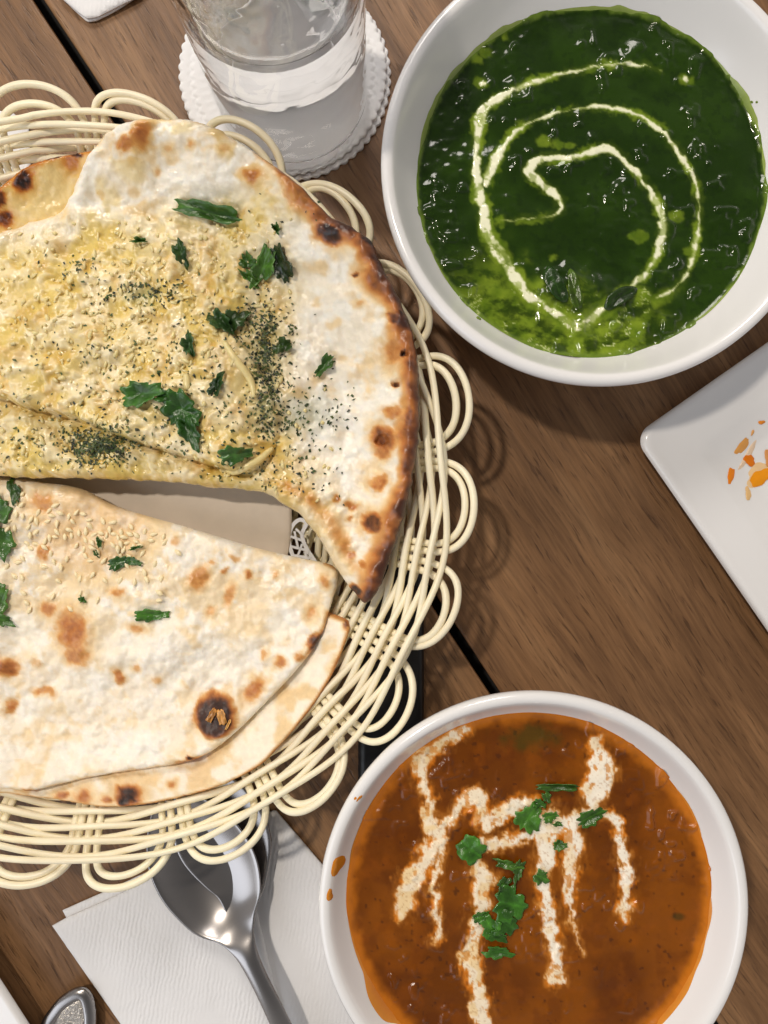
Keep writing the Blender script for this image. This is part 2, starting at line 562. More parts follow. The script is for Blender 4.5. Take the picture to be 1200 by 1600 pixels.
def coaster(cx, cy, r, z, label):
    root = tag(empty("paper_coaster", PV(cx, cy, 0)), label, "coaster", "paper coasters under the water glass")
    def ringpoly(rr, n, amp):
        t = np.linspace(0, 2 * np.pi, n * 10, endpoint=False)
        rad = rr + amp * (np.abs(np.sin(t * n / 2)) ** .6 - 0.6) * 2
        return np.stack([cx + rad * np.cos(t), cy + rad * np.sin(t)], 1)
    def rel(x, y, d):
        q = np.hypot(x - cx, y - cy); th = np.arctan2(y - cy, x - cx)
        e = 0.0009 * np.minimum(1, 0.3 + d / 3)
        sc = q - (r - 21 + 3.0 * (np.abs(np.sin(th * 31)) - .5) * 2)
        return e - 0.0004 * np.exp(-(sc / 2.4) ** 2) + 0.0003 * sstep(-2, 6, -sc) * sstep(30, 8, -sc) - 0.0003 * sstep(10, 40, -sc)
    o, _ = sheet("coaster_disc", ringpoly(r - 3, 62, 3.0), lambda x, y: z + 0 * x, rel, lambda x, y, d: (np.ones((len(x), 3)) * .8, np.zeros(len(x))), M["doily"], step=2.2, thick=0.0002)
    reparent(o, root)


coaster(447, 121, 165, 0.0006, "lower white scalloped paper coaster peeking out under the glass")
coaster(442, 113, 164, 0.0024, "upper white scalloped paper coaster directly beneath the water glass")

# ------------------------------------------------------------------ water glass
gx, gy = P(460, 157, 0.004)
gz = 0.0021
glass = tag(empty("water_glass", (float(gx), float(gy), gz)), "clear straight tumbler half full of water on the paper coasters", "glass")
RO, RI, GH, GB, WL = 0.0322, 0.0300, 0.138, 0.009, 0.080
prof = [(0.0005, 0.0003), (RO * 0.55, 0.0003), (RO * 0.80, 0.0002), (RO * 0.88, 0.0001), (RO * 0.94, 0.0001), (RO * 0.985, 0.0018), (RO, 0.005)] + \
       [(RO + 0.0008 * t, 0.005 + (GH - 0.006) * t) for t in np.linspace(0.1, 1, 10)] + [(RO + 0.0004, GH), (RI + 0.0014, GH), (RI + 0.0008, GH - 0.001)] + \
       [(RI + 0.0008 * t, GB + 0.004 + (GH - GB - 0.005) * t) for t in np.linspace(0.95, 0, 28)] + [(RI * 0.97, GB + 0.0012), (RI * 0.9, GB + 0.0002), (RI * 0.5, GB - 0.0003), (0.0005, GB - 0.0005)]
V, fs = lathe(prof, 0, 0, 128)
nV = len(V); fs.append(list(range(128))[::-1]); fs.append(list(range(nV - 128, nV)))
me = mesh("tumbler", V, fs); o = link("tumbler", me, M["glass"], glass)
me.materials.append(M["glass_wet"])
for p_ in me.polygons:                      # inner face below the water line touches water, not air
    c_ = p_.center
    if c_.z < WL and c_.z > GB - 0.003 and (math.hypot(c_.x, c_.y) < RI + 0.0011) :
        p_.material_index = 1
prof = [(RI + 0.0007, WL + 0.0030), (RI + 0.0002, WL + 0.0022), (RI - 0.0006, WL + 0.0010), (RI - 0.0018, WL + 0.0002), (RI - 0.004, WL), (RI * 0.5, WL), (0.0005, WL)]
V, fs = lathe(prof, 0, 0, 128)
nV = len(V); fs.append(list(range(nV - 128, nV)))
me = mesh("water", V, fs); o = link("water", me, M["water"], glass)


# ------------------------------------------------------------------ bowls
def bowl(name, label, rim_px, rim_r, zr, food_z, food_R):
    cx, cy = P(rim_px[0], rim_px[1], zr)
    R = rim_r / F * (H - zr)
    root = tag(empty(name, (float(cx), float(cy), 0)), label, "bowl")
    # inner profile: from lip through (food_R, food_z) to the floor
    inn = catmull([(R - 0.0040, zr - 0.0007), (R - 0.0052, zr - 0.0024), (food_R + (R - 0.0052 - food_R) * 0.5, food_z + (zr - 0.0024 - food_z) * 0.46), (food_R, food_z), (food_R * 0.86, food_z - 0.014), (food_R * 0.6, 0.013), (food_R * 0.25, 0.009), (0.0005, 0.0085)], 6, closed=False)
    lip = [(R - 0.0028, zr), (R - 0.0012, zr - 0.0002), (R - 0.0002, zr - 0.0014), (R, zr - 0.003)]
    outp = catmull([(R - 0.0002, zr - 0.0045), (R - 0.003, zr - 0.012), (R * 0.88, zr * 0.62), (R * 0.70, zr * 0.30), (R * 0.53, 0.010), (R * 0.475, 0.006), (R * 0.46, 0.0008), (R * 0.43, 0.0004), (R * 0.41, 0.003), (0.0005, 0.0035)], 5, closed=False)
    pr = np.vstack([inn[::-1], lip, outp])
    V, fs = lathe(pr, 0, 0, 160)
    me = mesh("bowl_body", V, fs); link("bowl_body", me, M["china"], root)
    return root, (float(cx), float(cy)), inn


ZR = 0.060
green_bowl, gc, g_inn = bowl("curry_bowl", "white round china bowl holding the green spinach curry", (944, 253), 349, ZR, 0.042, 0.0672)
red_bowl, rc, r_inn = bowl("curry_bowl", "white round china bowl holding the orange tomato curry", (835, 1420), 338, ZR, 0.0485, 0.0683)


def topx(c, z):
    return 600 + c[0] * F / (H - z), 800 - c[1] * F / (H - z), F / (H - z)


def polyline_field(x, y, pl):
    """min over segments of distance / halfwidth, pl = [(x,y,w)...] photo px"""
    q = np.full(x.shape, 99.0); tt = np.zeros(x.shape)
    p = catmull([(a, b, c) for a, b, c in pl], 5, closed=False)
    for i in range(len(p) - 1):
        ax, ay, aw = p[i]; bx, by, bw = p[i + 1]
        dx, dy = bx - ax, by - ay; L = dx * dx + dy * dy + 1e-9
        t = np.clip(((x - ax) * dx + (y - ay) * dy) / L, 0, 1)
        w = np.maximum((aw + (bw - aw) * t) / 2, 0.8)
        dist = np.hypot(x - ax - t * dx, y - ay - t * dy) / w
        q = np.minimum(q, dist)
    return q


def dist_px(x, y, pl, wk=1.0):
    """min over segments of (distance - halfwidth) in px"""
    q = np.full(x.shape, 999.0)
    p = catmull([(a, b, c) for a, b, c in pl], 5, closed=False)
    for i in range(len(p) - 1):
        ax, ay, aw = p[i]; bx, by, bw = p[i + 1]
        dx, dy = bx - ax, by - ay; L = dx * dx + dy * dy + 1e-9
        t = np.clip(((x - ax) * dx + (y - ay) * dy) / L, 0, 1)
        w = np.maximum((aw + (bw - aw) * t) / 2, 0.5)
        q = np.minimum(q, np.hypot(x - ax - t * dx, y - ay - t * dy) - w * wk)
    return q


def leaf_outline(kind, n=40, seed=0):
    t = np.linspace(0, 2 * np.pi, n, endpoint=False)
    if kind == "lobed":        # coriander: three lobes with blunt teeth
        r = 0.55 + 0.28 * np.abs(np.cos(1.5 * t)) ** 0.8 + 0.10 * np.cos(9 * t + seed) + 0.05 * np.cos(14 * t + 2 * seed)
    elif kind == "strip":      # chopped strip
        c, s_ = np.abs(np.cos(t)), np.abs(np.sin(t))
        r = 1.0 / np.maximum((c ** 5 + s_ ** 5) ** 0.2, 0.2) * 0.80 + 0.07 * np.cos(7 * t + seed) + 0.05 * np.cos(12 * t + seed)
    elif kind == "smooth":
        r = 0.80 + 0.12 * np.cos(2 * t) + 0.05 * np.cos(3 * t + seed) + 0.03 * np.cos(5 * t + seed)
    else:                      # torn
        r = 0.75 + 0.13 * np.cos(3 * t + seed) + 0.12 * np.cos(5 * t + 2 * seed) + 0.08 * np.cos(11 * t + seed)
    return t, r


def leaf(parent, s, px, py, L, Wd, ang, kind="lobed", lift=0.0005, curl=0.0012, col=(52, 92, 32), name="herb_leaf", seed=0, mat=None):
    n = 40; t, r = leaf_outline(kind, n, seed)
    ca_, sa_ = math.cos(math.radians(ang)), math.sin(math.radians(ang))
    rings = [0.0, 0.25, 0.5, 0.75, 1.0]
    pts = []
    for k in rings:
        for i in range(n):
            pts.append((k * r[i] * math.cos(t[i]), k * r[i] * math.sin(t[i]), k))
            if k == 0.0:
                break
    pts = np.array(pts)
    lx = pts[:, 0] * L * .58; ly = pts[:, 1] * Wd * .58
    X0 = px + lx * ca_ - ly * sa_; Y0 = py + lx * sa_ + ly * ca_
    x, y, z = s.at(X0, Y0)
    zc = float(s.at(px, py)[2])
    z = 0.7 * z + 0.3 * np.maximum(z, zc)
    w = fbm(pts[:, 0] * 1.7 + seed, pts[:, 1] * 1.7, 2, seed % 5)
    z = z + lift + curl * (w - 0.35) * (0.4 + pts[:, 2]) + curl * 0.5 * np.abs(pts[:, 1]) ** 1.5
    fs = [[0, 1 + i, 1 + (i + 1) % n] for i in range(n)]
    for k in range(3):
        b0 = 1 + k * n; b1 = b0 + n
        fs += [[b0 + i, b1 + i, b1 + (i + 1) % n, b0 + (i + 1) % n] for i in range(n)]
    # y is flipped between photo and world: reverse faces to point up
    me = mesh(name, np.stack([x, y, z], 1), [f[::-1] for f in fs])
    c = lin(*col) * np.array([1.45, 1.10, .62])
    vein = np.exp(-(pts[:, 1] / 0.07) ** 2) * 0.45 + 0.85 + 0.9 * (w - 0.5) + 0.35 * sstep(.7, 1, pts[:, 2])
    setcol(me, c[None, :] * vein[:, None], np.full(len(pts), 0.5 + 0.5 * (seed % 2)))
    o = link(name, me, mat or M["leaf"])
    md = o.modifiers.new("thickness", 'SOLIDIFY'); md.thickness = 0.00025; md.offset = 1
    if parent is not None:
        reparent(o, parent)
    return o


# ------------------------------------------------------------------ spinach curry
def c2(l):   # photo-crop coordinates of the green bowl study -> photo px
    return [(580 + a * 0.5167, b * 0.5167, w * 0.5167) for a, b, w in l]


ZG = 0.042
fx_, fy_, sc_ = topx(gc, ZG)
RG = 0.0672 * sc_ + 4
G1 = c2([(870, 212, 7), (800, 197, 15), (700, 200, 12), (600, 220, 13), (500, 245, 18), (420, 280, 22), (360, 310, 30), (330, 360, 42), (320, 430, 26), (315, 500, 26), (325, 570, 42), (340, 640, 44), (350, 700, 40), (390, 770, 40), (430, 830, 46), (470, 890, 40), (540, 940, 34), (620, 990, 44)])
G2 = c2([(345, 560, 30), (370, 500, 34), (410, 430, 22), (460, 380, 15), (540, 345, 12), (640, 328, 11), (740, 330, 14), (830, 360, 15), (900, 420, 17), (950, 490, 16), (985, 570, 18), (992, 650, 17), (985, 730, 14), (960, 810, 12), (920, 870, 12), (860, 905, 12)])
G3 = c2([(380, 672, 7), (470, 660, 10), (550, 650, 13), (575, 625, 22), (550, 580, 26), (500, 545, 30), (475, 515, 38), (520, 480, 36), (600, 480, 20), (660, 460, 19), (715, 450, 30), (780, 500, 19), (840, 570, 22), (875, 640, 27), (880, 710, 30), (860, 780, 24), (820, 840, 18), (740, 900, 14), (680, 950, 20), (640, 990, 46)])
blobs_g = c2([(330, 252, 46), (920, 655, 46), (815, 715, 52), (790, 712, 34), (520, 425, 48), (565, 435, 44), (600, 440, 28), (945, 240, 40), (965, 245, 24), (550, 780, 24), (400, 110, 26), (345, 160, 40), (320, 180, 36), (960, 760, 26)])


def green_fields(x, y):
    wx = x + (fbm(x / 14, y / 14, 3, 1) - .5) * 7 + (fbm(x / 5, y / 5, 2, 5) - .5) * 2.5
    wy = y + (fbm(x / 14, y / 14, 3, 3) - .5) * 7 + (fbm(x / 5, y / 5, 2, 6) - .5) * 2.5
    d = np.minimum(np.minimum(dist_px(wx, wy, G1, .80), dist_px(wx, wy, G2, .85)), dist_px(wx, wy, G3, .82))
    cream = sstep(2.4, -4.0, d + 3.0 * (fbm(x / 26, y / 26, 2, 3) - .50) * 2)
    streak = fbm(x / 12, y / 12, 3, 2)
    cream = cream * (0.55 + 0.45 * sstep(0.34, 0.5, streak))
    # lower-left part of the swirl is dissolving
    diss = sstep(330, 420, y) * sstep(860, 760, x) + sstep(430, 480, y)
    diss = np.clip(diss, 0, 1)
    cream = cream * (1 - 0.62 * diss * sstep(0.62, 0.42, fbm(x / 11, y / 11, 4, 4)))
    hv = .25 + .75 * sstep(.40, .62, fbm(x / 36, y / 36, 2, 2))
    halo = sstep(9 + 10 * diss, 0, d + (fbm(x / 8, y / 8, 3, 7) - .5) * 10) * np.maximum(hv, diss)
    for bx, by, bw in blobs_g:
        q = np.hypot(wx - bx, (wy - by) * 1.25) - bw / 2
        halo = np.maximum(halo, sstep(4, -4, q + 8 * (fbm(x / 9, y / 9, 3, 2) - .5)) * 0.75)
    for bx, by, bw in (blobs_g[0], blobs_g[7]):
        cream = np.maximum(cream, sstep(bw * .33, bw * .1, np.hypot(wx - bx - 3, wy - by)) * 0.85)
    # pale pool at the lower edge
    a = np.arctan2(y - fy_, x - fx_); rr = np.hypot(x - fx_, y - fy_) / RG
    pool = sstep(0.56, 0.80, rr + (fbm(x / 30, y / 30, 3, 2) - .5) * .40) * sstep(math.radians(48), math.radians(74), a + (fbm(x / 40, y / 40, 2, 6) - .5) * .5) * sstep(math.radians(158), math.radians(124), a)
    pool2 = sstep(56, 18, np.hypot((x - 905) / 1.9, y - 497) + (fbm(x / 20, y / 20, 3, 3) - .5) * 50)
    pool = np.clip(np.maximum(pool, pool2 * .9), 0, 1)
    marb = fbm(wx / 24, wy / 15, 5, 5, 0.6)
    pool_l = pool * (0.22 + 0.78 * sstep(0.30, 0.64, marb))
    vein = pool * sstep(0.040, 0.0, np.abs(marb - 0.53)) * 0.62 * sstep(.45, .6, fbm(x / 30, y / 30, 2, 1))
    cream = np.maximum(cream, vein)
    return np.clip(cream, 0, 1), np.clip(np.maximum(halo * .85, pool_l), 0, 1), rr


def green_col(x, y, d):
    cream, halo, rr = green_fields(x, y)
    base = lerp3(lin(28, 49, 5), lin(36, 59, 8), sstep(.35, .65, fbm(x / 60, y / 60, 3, 1)))
    dark = sstep(.60, .70, fbm(x / 10, y / 10, 3, 6)); base = lerp3(base, lin(19, 37, 6), dark * .35)
    mid = lerp3(lin(80, 108, 18), lin(138, 160, 44), fbm(x / 14, y / 14, 3, 2))
    c = lerp3(base, mid, halo * sstep(.1, .9, halo + .35))
    edge = sstep(9, 2, d + (fbm(x / 12, y / 12, 3, 4) - .5) * 8)
    c = lerp3(c, lin(104, 128, 44), edge * .85)
    crm = lerp3(lin(186, 200, 112), lin(236, 236, 204), sstep(.35, .95, cream))
    c = lerp3(c, crm, sstep(.08, .85, cream))
    return c, np.clip(1 - cream * .25, 0, 1)


def green_top(x, y, d):
    cream, halo, rr = green_fields(x, y)
    h = 0.0013 * (fbm(x / 60, y / 60, 2, 3) - .5) + 0.0007 * (fbm(x / 16, y / 16, 2, 5) - .5) * sstep(.42, .6, fbm(x / 80, y / 80, 2, 1))
    lumps = 0.0009 * sstep(.56, .80, fbm(x / 20, y / 20, 2, 6)) * sstep(.40, .62, fbm(x / 90, y / 90, 2, 4))
    leafl = 0.0022 * sstep(60, 10, np.hypot((x - 905) / 1.5, y - 462) + (fbm(x / 20, y / 20, 2, 2) - .5) * 40)
    return h + lumps + leafl + 0.0001 * cream + 0.0009 * sstep(12, 0, d)


th = np.linspace(0, 2 * np.pi, 240, endpoint=False)
gpoly = np.stack([fx_ + RG * np.cos(th), fy_ + RG * np.sin(th)], 1)
spin = tag(empty("spinach_curry", (gc[0], gc[1], ZG - 0.004)), "dark green spinach curry with a cream swirl filling the upper bowl", "curry")
o, gs = sheet("sauce", gpoly, lambda x, y: ZG + 0 * x, green_top, green_col, M["green"], step=1.8, bottom=False, keep_grid=True)
reparent(o, spin)
g = gs.grid
gm, gh_, _ = green_fields(g["fx"], g["fy"])
full_rgb = np.zeros((len(g["fx"]), 3)); full_rgb[g["u"]] = g["rgb"]
o = overlay("cream_swirl", gs, gm, 0.00006, lambda ids: (full_rgb[ids], np.full(len(ids), .75)), M["green"], None); reparent(o, spin)
for i, (x, y, L, Wd, a, c) in enumerate([(866, 446, 58, 34, 62, (26, 58, 16)), (896, 456, 60, 24, 78, (52, 84, 22)), (966, 466, 56, 30, -32, (26, 52, 14))]):
    leaf(spin, gs, x, y, L, Wd, a, "smooth", 0.0001, 0.0012, c, "spinach_leaf", seed=2 * i + 1)


def film(name, inn, c, zf, Rf, hfun, mat, colf, parent, seed=0):
    """thin film of sauce clinging to the bowl's inner wall above the sauce"""
    n = 360; k = 6
    order = np.argsort(inn[:, 1]); zz = inn[order, 1]; rr = inn[order, 0]
    ang = np.arange(n) * 2 * np.pi / n
    hh = hfun(ang)
    V = []; A = []
    for j in range(k):
        z = zf - 0.0012 + (hh + 0.0012) * j / (k - 1)
        r = np.interp(z, zz, rr) - 0.0005 * (1 - j / (k - 1)) - 0.00012
        V.append(np.stack([c[0] + r * np.cos(ang), c[1] + r * np.sin(ang), z], 1)); A.append(np.full(n, j / (k - 1)))
    V = np.vstack(V); A = np.concatenate(A)
    fs = [[j * n + i, j * n + (i + 1) % n, (j + 1) * n + (i + 1) % n, (j + 1) * n + i] for j in range(k - 1) for i in range(n)]
    me = mesh(name, V, [f[::-1] for f in fs]); setcol(me, colf(np.tile(ang, k), A), np.full(len(V), .8))
    o = link(name, me, mat); reparent(o, parent)
    return o


def gfilm(a):
    n1 = fbm(np.cos(a) * 3 + 9, np.sin(a) * 3 + 9, 4, 2)
    up = sstep(-.2, .9, np.sin(a)) * 0.6 + 0.3     # more at the top edge
    return 0.0003 + 0.0022 * up * sstep(.35, .7, n1) + 0.0008 * up


film("sauce_rim", g_inn, gc, ZG, .0672, gfilm, M["green"], lambda a, t: lerp3(lin(88, 112, 34), lin(150, 166, 84), t), spin)

# ------------------------------------------------------------------ tomato curry
def c7(l):
    return [(480 + a * 0.6, 1050 + b * 0.6, w * 0.6) for a, b, w in l]


ZC = 0.0485
rx_, ry_, rsc = topx(rc, ZC)
RR = 0.0683 * rsc + 4
RS = [c7(l) for l in (
    [(405, 150, 28), (350, 190, 36), (300, 230, 42), (300, 290, 26), (318, 350, 22), (320, 400, 38), (335, 420, 40), (310, 470, 42), (275, 550, 56), (250, 610, 50), (245, 635, 24)],
    [(345, 440, 30), (335, 520, 20), (335, 600, 20), (335, 700, 16)],
    [(335, 420, 36), (380, 370, 30), (420, 325, 50), (455, 345, 44), (462, 400, 30), (500, 375, 40), (560, 340, 34), (600, 345, 40)],
    [(470, 450, 42), (540, 435, 36), (600, 410, 36), (660, 400, 42), (700, 385, 40), (750, 365, 30), (790, 370, 26)],
    [(455, 440, 24), (440, 500, 32), (462, 550, 68), (445, 620, 46), (430, 690, 48), (440, 800, 62), (455, 930, 44)],
    [(620, 380, 46), (620, 430, 60), (620, 500, 54), (610, 560, 36), (630, 640, 40), (640, 720, 40), (652, 800, 42)],
    [(640, 360, 30), (690, 430, 40), (690, 500, 34), (680, 560, 22), (690, 640, 12), (715, 730, 4)],
    [(765, 178, 30), (760, 230, 64), (768, 275, 84), (740, 335, 46), (800, 385, 30), (815, 450, 30), (828, 520, 34), (832, 590, 26), (830, 645, 14)])]


def red_fields(x, y):
    wx = x + (fbm(x / 26, y / 26, 2, 6) - .5) * 22 + (fbm(x / 12, y / 12, 3, 1) - .5) * 10 + (fbm(x / 4, y / 9, 3, 5) - .5) * 11
    wy = y + (fbm(x / 12, y / 12, 3, 3) - .5) * 14 + (fbm(x / 5, y / 5, 2, 6) - .5) * 9
    d = np.full(x.shape, 99.0)
    for l in RS:
        d = np.minimum(d, dist_px(wx, wy, l, .90))
    cream = sstep(4.0, -7.0, d)
    spk = fbm(x / 3.2, y / 4.2, 3, 4)
    cream = cream * (0.74 + 0.26 * sstep(0.30, 0.46, spk))
    holes = sstep(.66, .72, fbm(x / 10, y / 14, 3, 7)) * sstep(0, -4, d)
    cream = cream * (1 - .6 * holes)
    fringe = sstep(9, 0, d) * sstep(.5, .66, fbm(x / 22, y / 22, 3, 2))  # orange sauce colour along parts of the cream edge
    return np.clip(cream, 0, 1), fringe, d


def red_col(x, y, d):
    cream, fringe, dd = red_fields(x, y)
    base = lerp3(lin(106, 54, 5), lin(132, 71, 8), sstep(.3, .7, fbm(x / 90, y / 90, 3, 1)))
    base = lerp3(base, lin(84, 36, 6), .30 * sstep(.50, .75, fbm(x / 24, y / 24, 4, 3)))
    base = lerp3(base, lin(150, 78, 8), .28 * sstep(.46, .80, fbm(x / 20, y / 20, 3, 5)))
    base = lerp3(base, lin(70, 36, 14), .6 * sstep(.80, .86, fbm(x / 9, y / 9, 2, 2)))
    base = lerp3(base, lin(58, 62, 16), .6 * sstep(30, 8, np.hypot((x - 830) / 2.2, y - 1150) + 26 * (fbm(x / 14, y / 14, 3, 6) - .5)))
    base = lerp3(base, lin(58, 52, 16), .7 * sstep(9, 3, np.hypot((x - 1060) / 1.5, y - 1432)))
    c = lerp3(base, lin(222, 122, 18), np.clip(fringe, 0, 1) * .85)
    edge = sstep(24, 3, d + (fbm(x / 20, y / 20, 3, 4) - .5) * 16)
    c = lerp3(c, lin(204, 118, 26), edge * .8)
    yel = sstep(.50, .62, fbm(x / 26, y / 26, 3, 6))
    crm = lerp3(lin(250, 240, 220), lin(236, 196, 116), np.clip(yel * .5 + .35 * sstep(840, 720, x), 0, 1) * .75)
    veil = sstep(13, -3, dd + 16 * (fbm(x / 6, y / 15, 3, 4) - .45)) * (.35 + .65 * fbm(x / 30, y / 30, 2, 1))
    c = lerp3(c, lin(206, 130, 50), veil * .6)
    c = lerp3(c, lin(222, 156, 76), sstep(.02, .4, cream) * .8)
    crm = lerp3(crm, lin(170, 116, 66), .38 * sstep(.36, .24, fbm(x / 3.4, y / 3.4, 2, 1)))
    c = lerp3(c, crm, sstep(.22, .85, cream))
    return c, np.clip(1 - cream * .2, 0, 1) * (0.5 + .5 * sstep(.4, .6, fbm(x / 60, y / 60, 3, 2)))


def red_top(x, y, d):
    cream, fringe, dd = red_fields(x, y)
    h = 0.0011 * (fbm(x / 70, y / 70, 4, 3) - .5)
    lump = 0.0007 * sstep(.56, .80, fbm(x / 16, y / 16, 2, 5)) * (sstep(.40, .6, fbm(x / 100, y / 100, 2, 4)) + sstep(940, 1040, x) * sstep(1420, 1330, y))
    return h + lump + 0.00012 * cream + 0.0010 * sstep(14, 0, d)


rpoly = np.stack([rx_ + RR * np.cos(th), ry_ + RR * np.sin(th)], 1)
tomc = tag(empty("tomato_curry", (rc[0], rc[1], ZC - 0.004)), "orange brown tomato curry with drizzled cream filling the lower bowl", "curry")
o, rs = sheet("sauce", rpoly, lambda x, y: ZC + 0 * x, red_top, red_col, M["red"], step=1.8, bottom=False, keep_grid=True)
reparent(o, tomc)
g = rs.grid
rm, _, _ = red_fields(g["fx"], g["fy"])
full_r = np.zeros((len(g["fx"]), 3)); full_r[g["u"]] = g["rgb"]
o = overlay("cream_drizzle", rs, rm, 0.00006, lambda ids: (full_r[ids], np.full(len(ids), .8)), M["red"], None); reparent(o, tomc)


def rfilm(a):
    n1 = fbm(np.cos(a) * 3 + 9, np.sin(a) * 3 + 9, 2, 2)
    side = 0.35 + 0.9 * sstep(math.cos(math.radians(50)), 1, np.cos(a - math.radians(205))) + 0.25 * sstep(math.cos(math.radians(60)), 1, np.cos(a + math.radians(15))) + .4 * sstep(math.cos(math.radians(50)), 1, np.cos(a + math.radians(120)))
    return 0.0004 + 0.0030 * side * (0.25 + .75 * sstep(.38, .68, n1))


film("sauce_rim", r_inn, rc, ZC, .0683, rfilm, M["red"], lambda a, t: lerp3(lin(190, 104, 22), lin(214, 140, 46), t), tomc)


def drop(px, py, L, Wd, ang, inn, c, parent, col, mat, name="sauce_splash"):
    order = np.argsort(inn[:, 0]); 
    n = 18; rings = [0, .5, .85, 1.0]; hz = [0.0007, 0.0006, 0.0003, -0.0001]
    V = []; ca_, sa_ = math.cos(math.radians(ang)), math.sin(math.radians(ang))
    sd = int(px) % 7
    for k, h in zip(rings, hz):
        for i in range(n):
            t = 2 * math.pi * i / n
            r = k * (0.85 + .15 * math.cos(2 * t + sd) + .1 * math.cos(3 * t + sd))
            qx = px + r * L / 2 * math.cos(t) * ca_ - r * Wd / 2 * math.sin(t) * sa_
            qy = py + r * L / 2 * math.cos(t) * sa_ + r * Wd / 2 * math.sin(t) * ca_
            z = 0.055
            for _ in range(12):
                x, y = P(qx, qy, z); rad = float(np.hypot(x - c[0], y - c[1]))
                z = 0.5 * z + 0.5 * float(np.interp(rad, inn[order, 0], inn[order, 1]))
            x, y = P(qx, qy, z)
            V.append((float(x), float(y), z + h))
    fs = [[j * n + i, j * n + (i + 1) % n, (j + 1) * n + (i + 1) % n, (j + 1) * n + i][::-1] for j in range(3) for i in range(n)]
    me = mesh(name, V, fs); setcol(me, np.tile(lin(*col), (len(V), 1)), np.full(len(V), .9))
    o = link(name, me, mat); reparent(o, parent)


for a in ((513, 1399, 26, 17, -50), (557, 1247, 16, 22, 60), (527, 1352, 24, 40, 20), (1018, 1585, 18, 12, 30)):
    drop(*a, r_inn, rc, red_bowl, (206, 128, 30), M["red"])
for a in ((1174, 160, 5, 5, 0), (1182, 160, 4, 5, 0), (748, 497, 9, 6, 30)):
    drop(*a, g_inn, gc, green_bowl, (120, 140, 60), M["green"])

cor = [((650, 297), 112, 20, 0, "strip", (44, 84, 34)), ((622, 322), 34, 26, 80, "torn", (52, 96, 40)), ((575, 378), 84, 78, -60, "lobed", (56, 112, 46)), ((603, 340), 40, 28, 20, "lobed", (48, 100, 40)),
       ((630, 374), 46, 34, -20, "lobed", (56, 108, 44)), ((735, 374), 88, 46, -25, "lobed", (44, 88, 34)), ((425, 456), 70, 70, 40, "strip", (48, 104, 40)), ((520, 497), 80, 28, 15, "torn", (52, 96, 40)),
       ((548, 512), 30, 66, 15, "torn", (44, 84, 34)), ((510, 548), 30, 50, 40, "torn", (40, 80, 34)), ((655, 447), 42, 30, 0, "lobed", (52, 96, 44)), ((650, 392), 28, 18, 0, "torn", (52, 96, 44)), ((607, 530), 42, 44, 20, "torn", (48, 96, 40)),
       ((525, 600), 92, 112, 10, "lobed", (46, 100, 40)), ((515, 650), 66, 80, 30, "lobed", (38, 84, 34)), ((450, 632), 52, 34, -20, "lobed", (48, 100, 40)), ((475, 657), 64, 54, 60, "torn", (52, 110, 44)), ((490, 682), 70, 34, 10, "torn", (40, 88, 36)), ((495, 724), 84, 36, 5, "torn", (44, 96, 40))]
for i, ((a, b), L, Wd, an, kd, cc) in enumerate(cor):
    leaf(tomc, rs, 480 + .6 * a, 1050 + .6 * b, L * .6, Wd * .6, an, kd, 0.0007, 0.0016, cc, "coriander_leaf", seed=i)

# ------------------------------------------------------------------ woven basket
BZ = 0.050                                  # rim height
bcx, bcy = (float(v) for v in P(112, 762, BZ))
basket = tag(empty("bread_basket", (bcx, bcy, 0)), "round cream woven cane basket with looped rim holding the naan", "basket")
RB, RW, ZB = 0.092, 0.1425, 0.007           # floor radius, rim radius, floor height
loop_c = [-96, -80, -63, -47, -30.5, -13.5, 2.9, 19.2, 34.8, 50.3, 66.5, 81.8, 97]
loop_c += [97 + 16.7 * k for k in range(1, 10)]
loop_c = np.array(loop_c, float)            # 22 loop centres, degrees clockwise as in the photo
nxt = np.append(loop_c[1:], loop_c[0] + 360)
node_a = (loop_c + nxt) / 2                 # node k lies between loop k and loop k+1


def wall_z(r):
    t = np.clip((np.asarray(r) - RB) / (RW - RB), 0, 1.4)
    return ZB + (BZ - ZB) * (0.82 * t + 0.18 * t * t)


ext_a = np.concatenate([node_a - 360, node_a, node_a + 360]); ext_i = np.arange(-22, 44)
tw = np.linspace(-96, 264, 22 * 10, endpoint=False)
phi = np.interp(tw, ext_a, ext_i)
CR = 0.00140
wal = math.atan2(BZ - ZB, RW - RB)


def pol(r, deg, z):
    a = np.radians(-np.asarray(deg)); return np.stack([r * np.cos(a) + 0 * z, r * np.sin(a) + 0 * z, z + 0 * r], -1)


NWV = 25
for i in range(NWV):
    t = ((i + 0.6) / NWV) ** 1.12
    r0 = RB + (RW - RB) * t
    amp = 0.0030
    ph = np.cos(np.pi * phi + np.pi * i)
    jit = 0.0007 * (fbm(tw / 25 + i * 7, tw * 0 + i * 3.1, 2, i % 5) - .5) * 2
    r = r0 + amp * ph * math.sin(wal) + jit
    z = wall_z(r0) - amp * ph * math.cos(wal) + 0.6 * jit
    V, fs = tube(pol(r, tw, z), CR * rng.uniform(.92, 1.06) * (1 + .10 * (fbm(tw / 9 + 5 * i, tw * 0 + i, 3, i % 4) - .5)), 8, closed=True)
    link("weaver", mesh("weaver", V, fs), M["cane"], basket)
for i in range(9):                          # floor weave
    r0 = 0.018 + i * 0.0088
    ph = np.cos(np.pi * phi + np.pi * i)
    V, fs = tube(pol(np.full(len(tw), r0), tw, 0.0052 + 0.0022 * ph), CR, 6, closed=True)
    link("floor_weaver", mesh("floor_weaver", V, fs), M["cane"], basket)
LB = 0.1345
skews = {8: 0.10, 9: 0.12, 10: 0.05, 11: 0.18, 12: 0.15, 6: 0.0, 5: -0.05, 1: -0.22, 2: -0.1, 0: -.1}
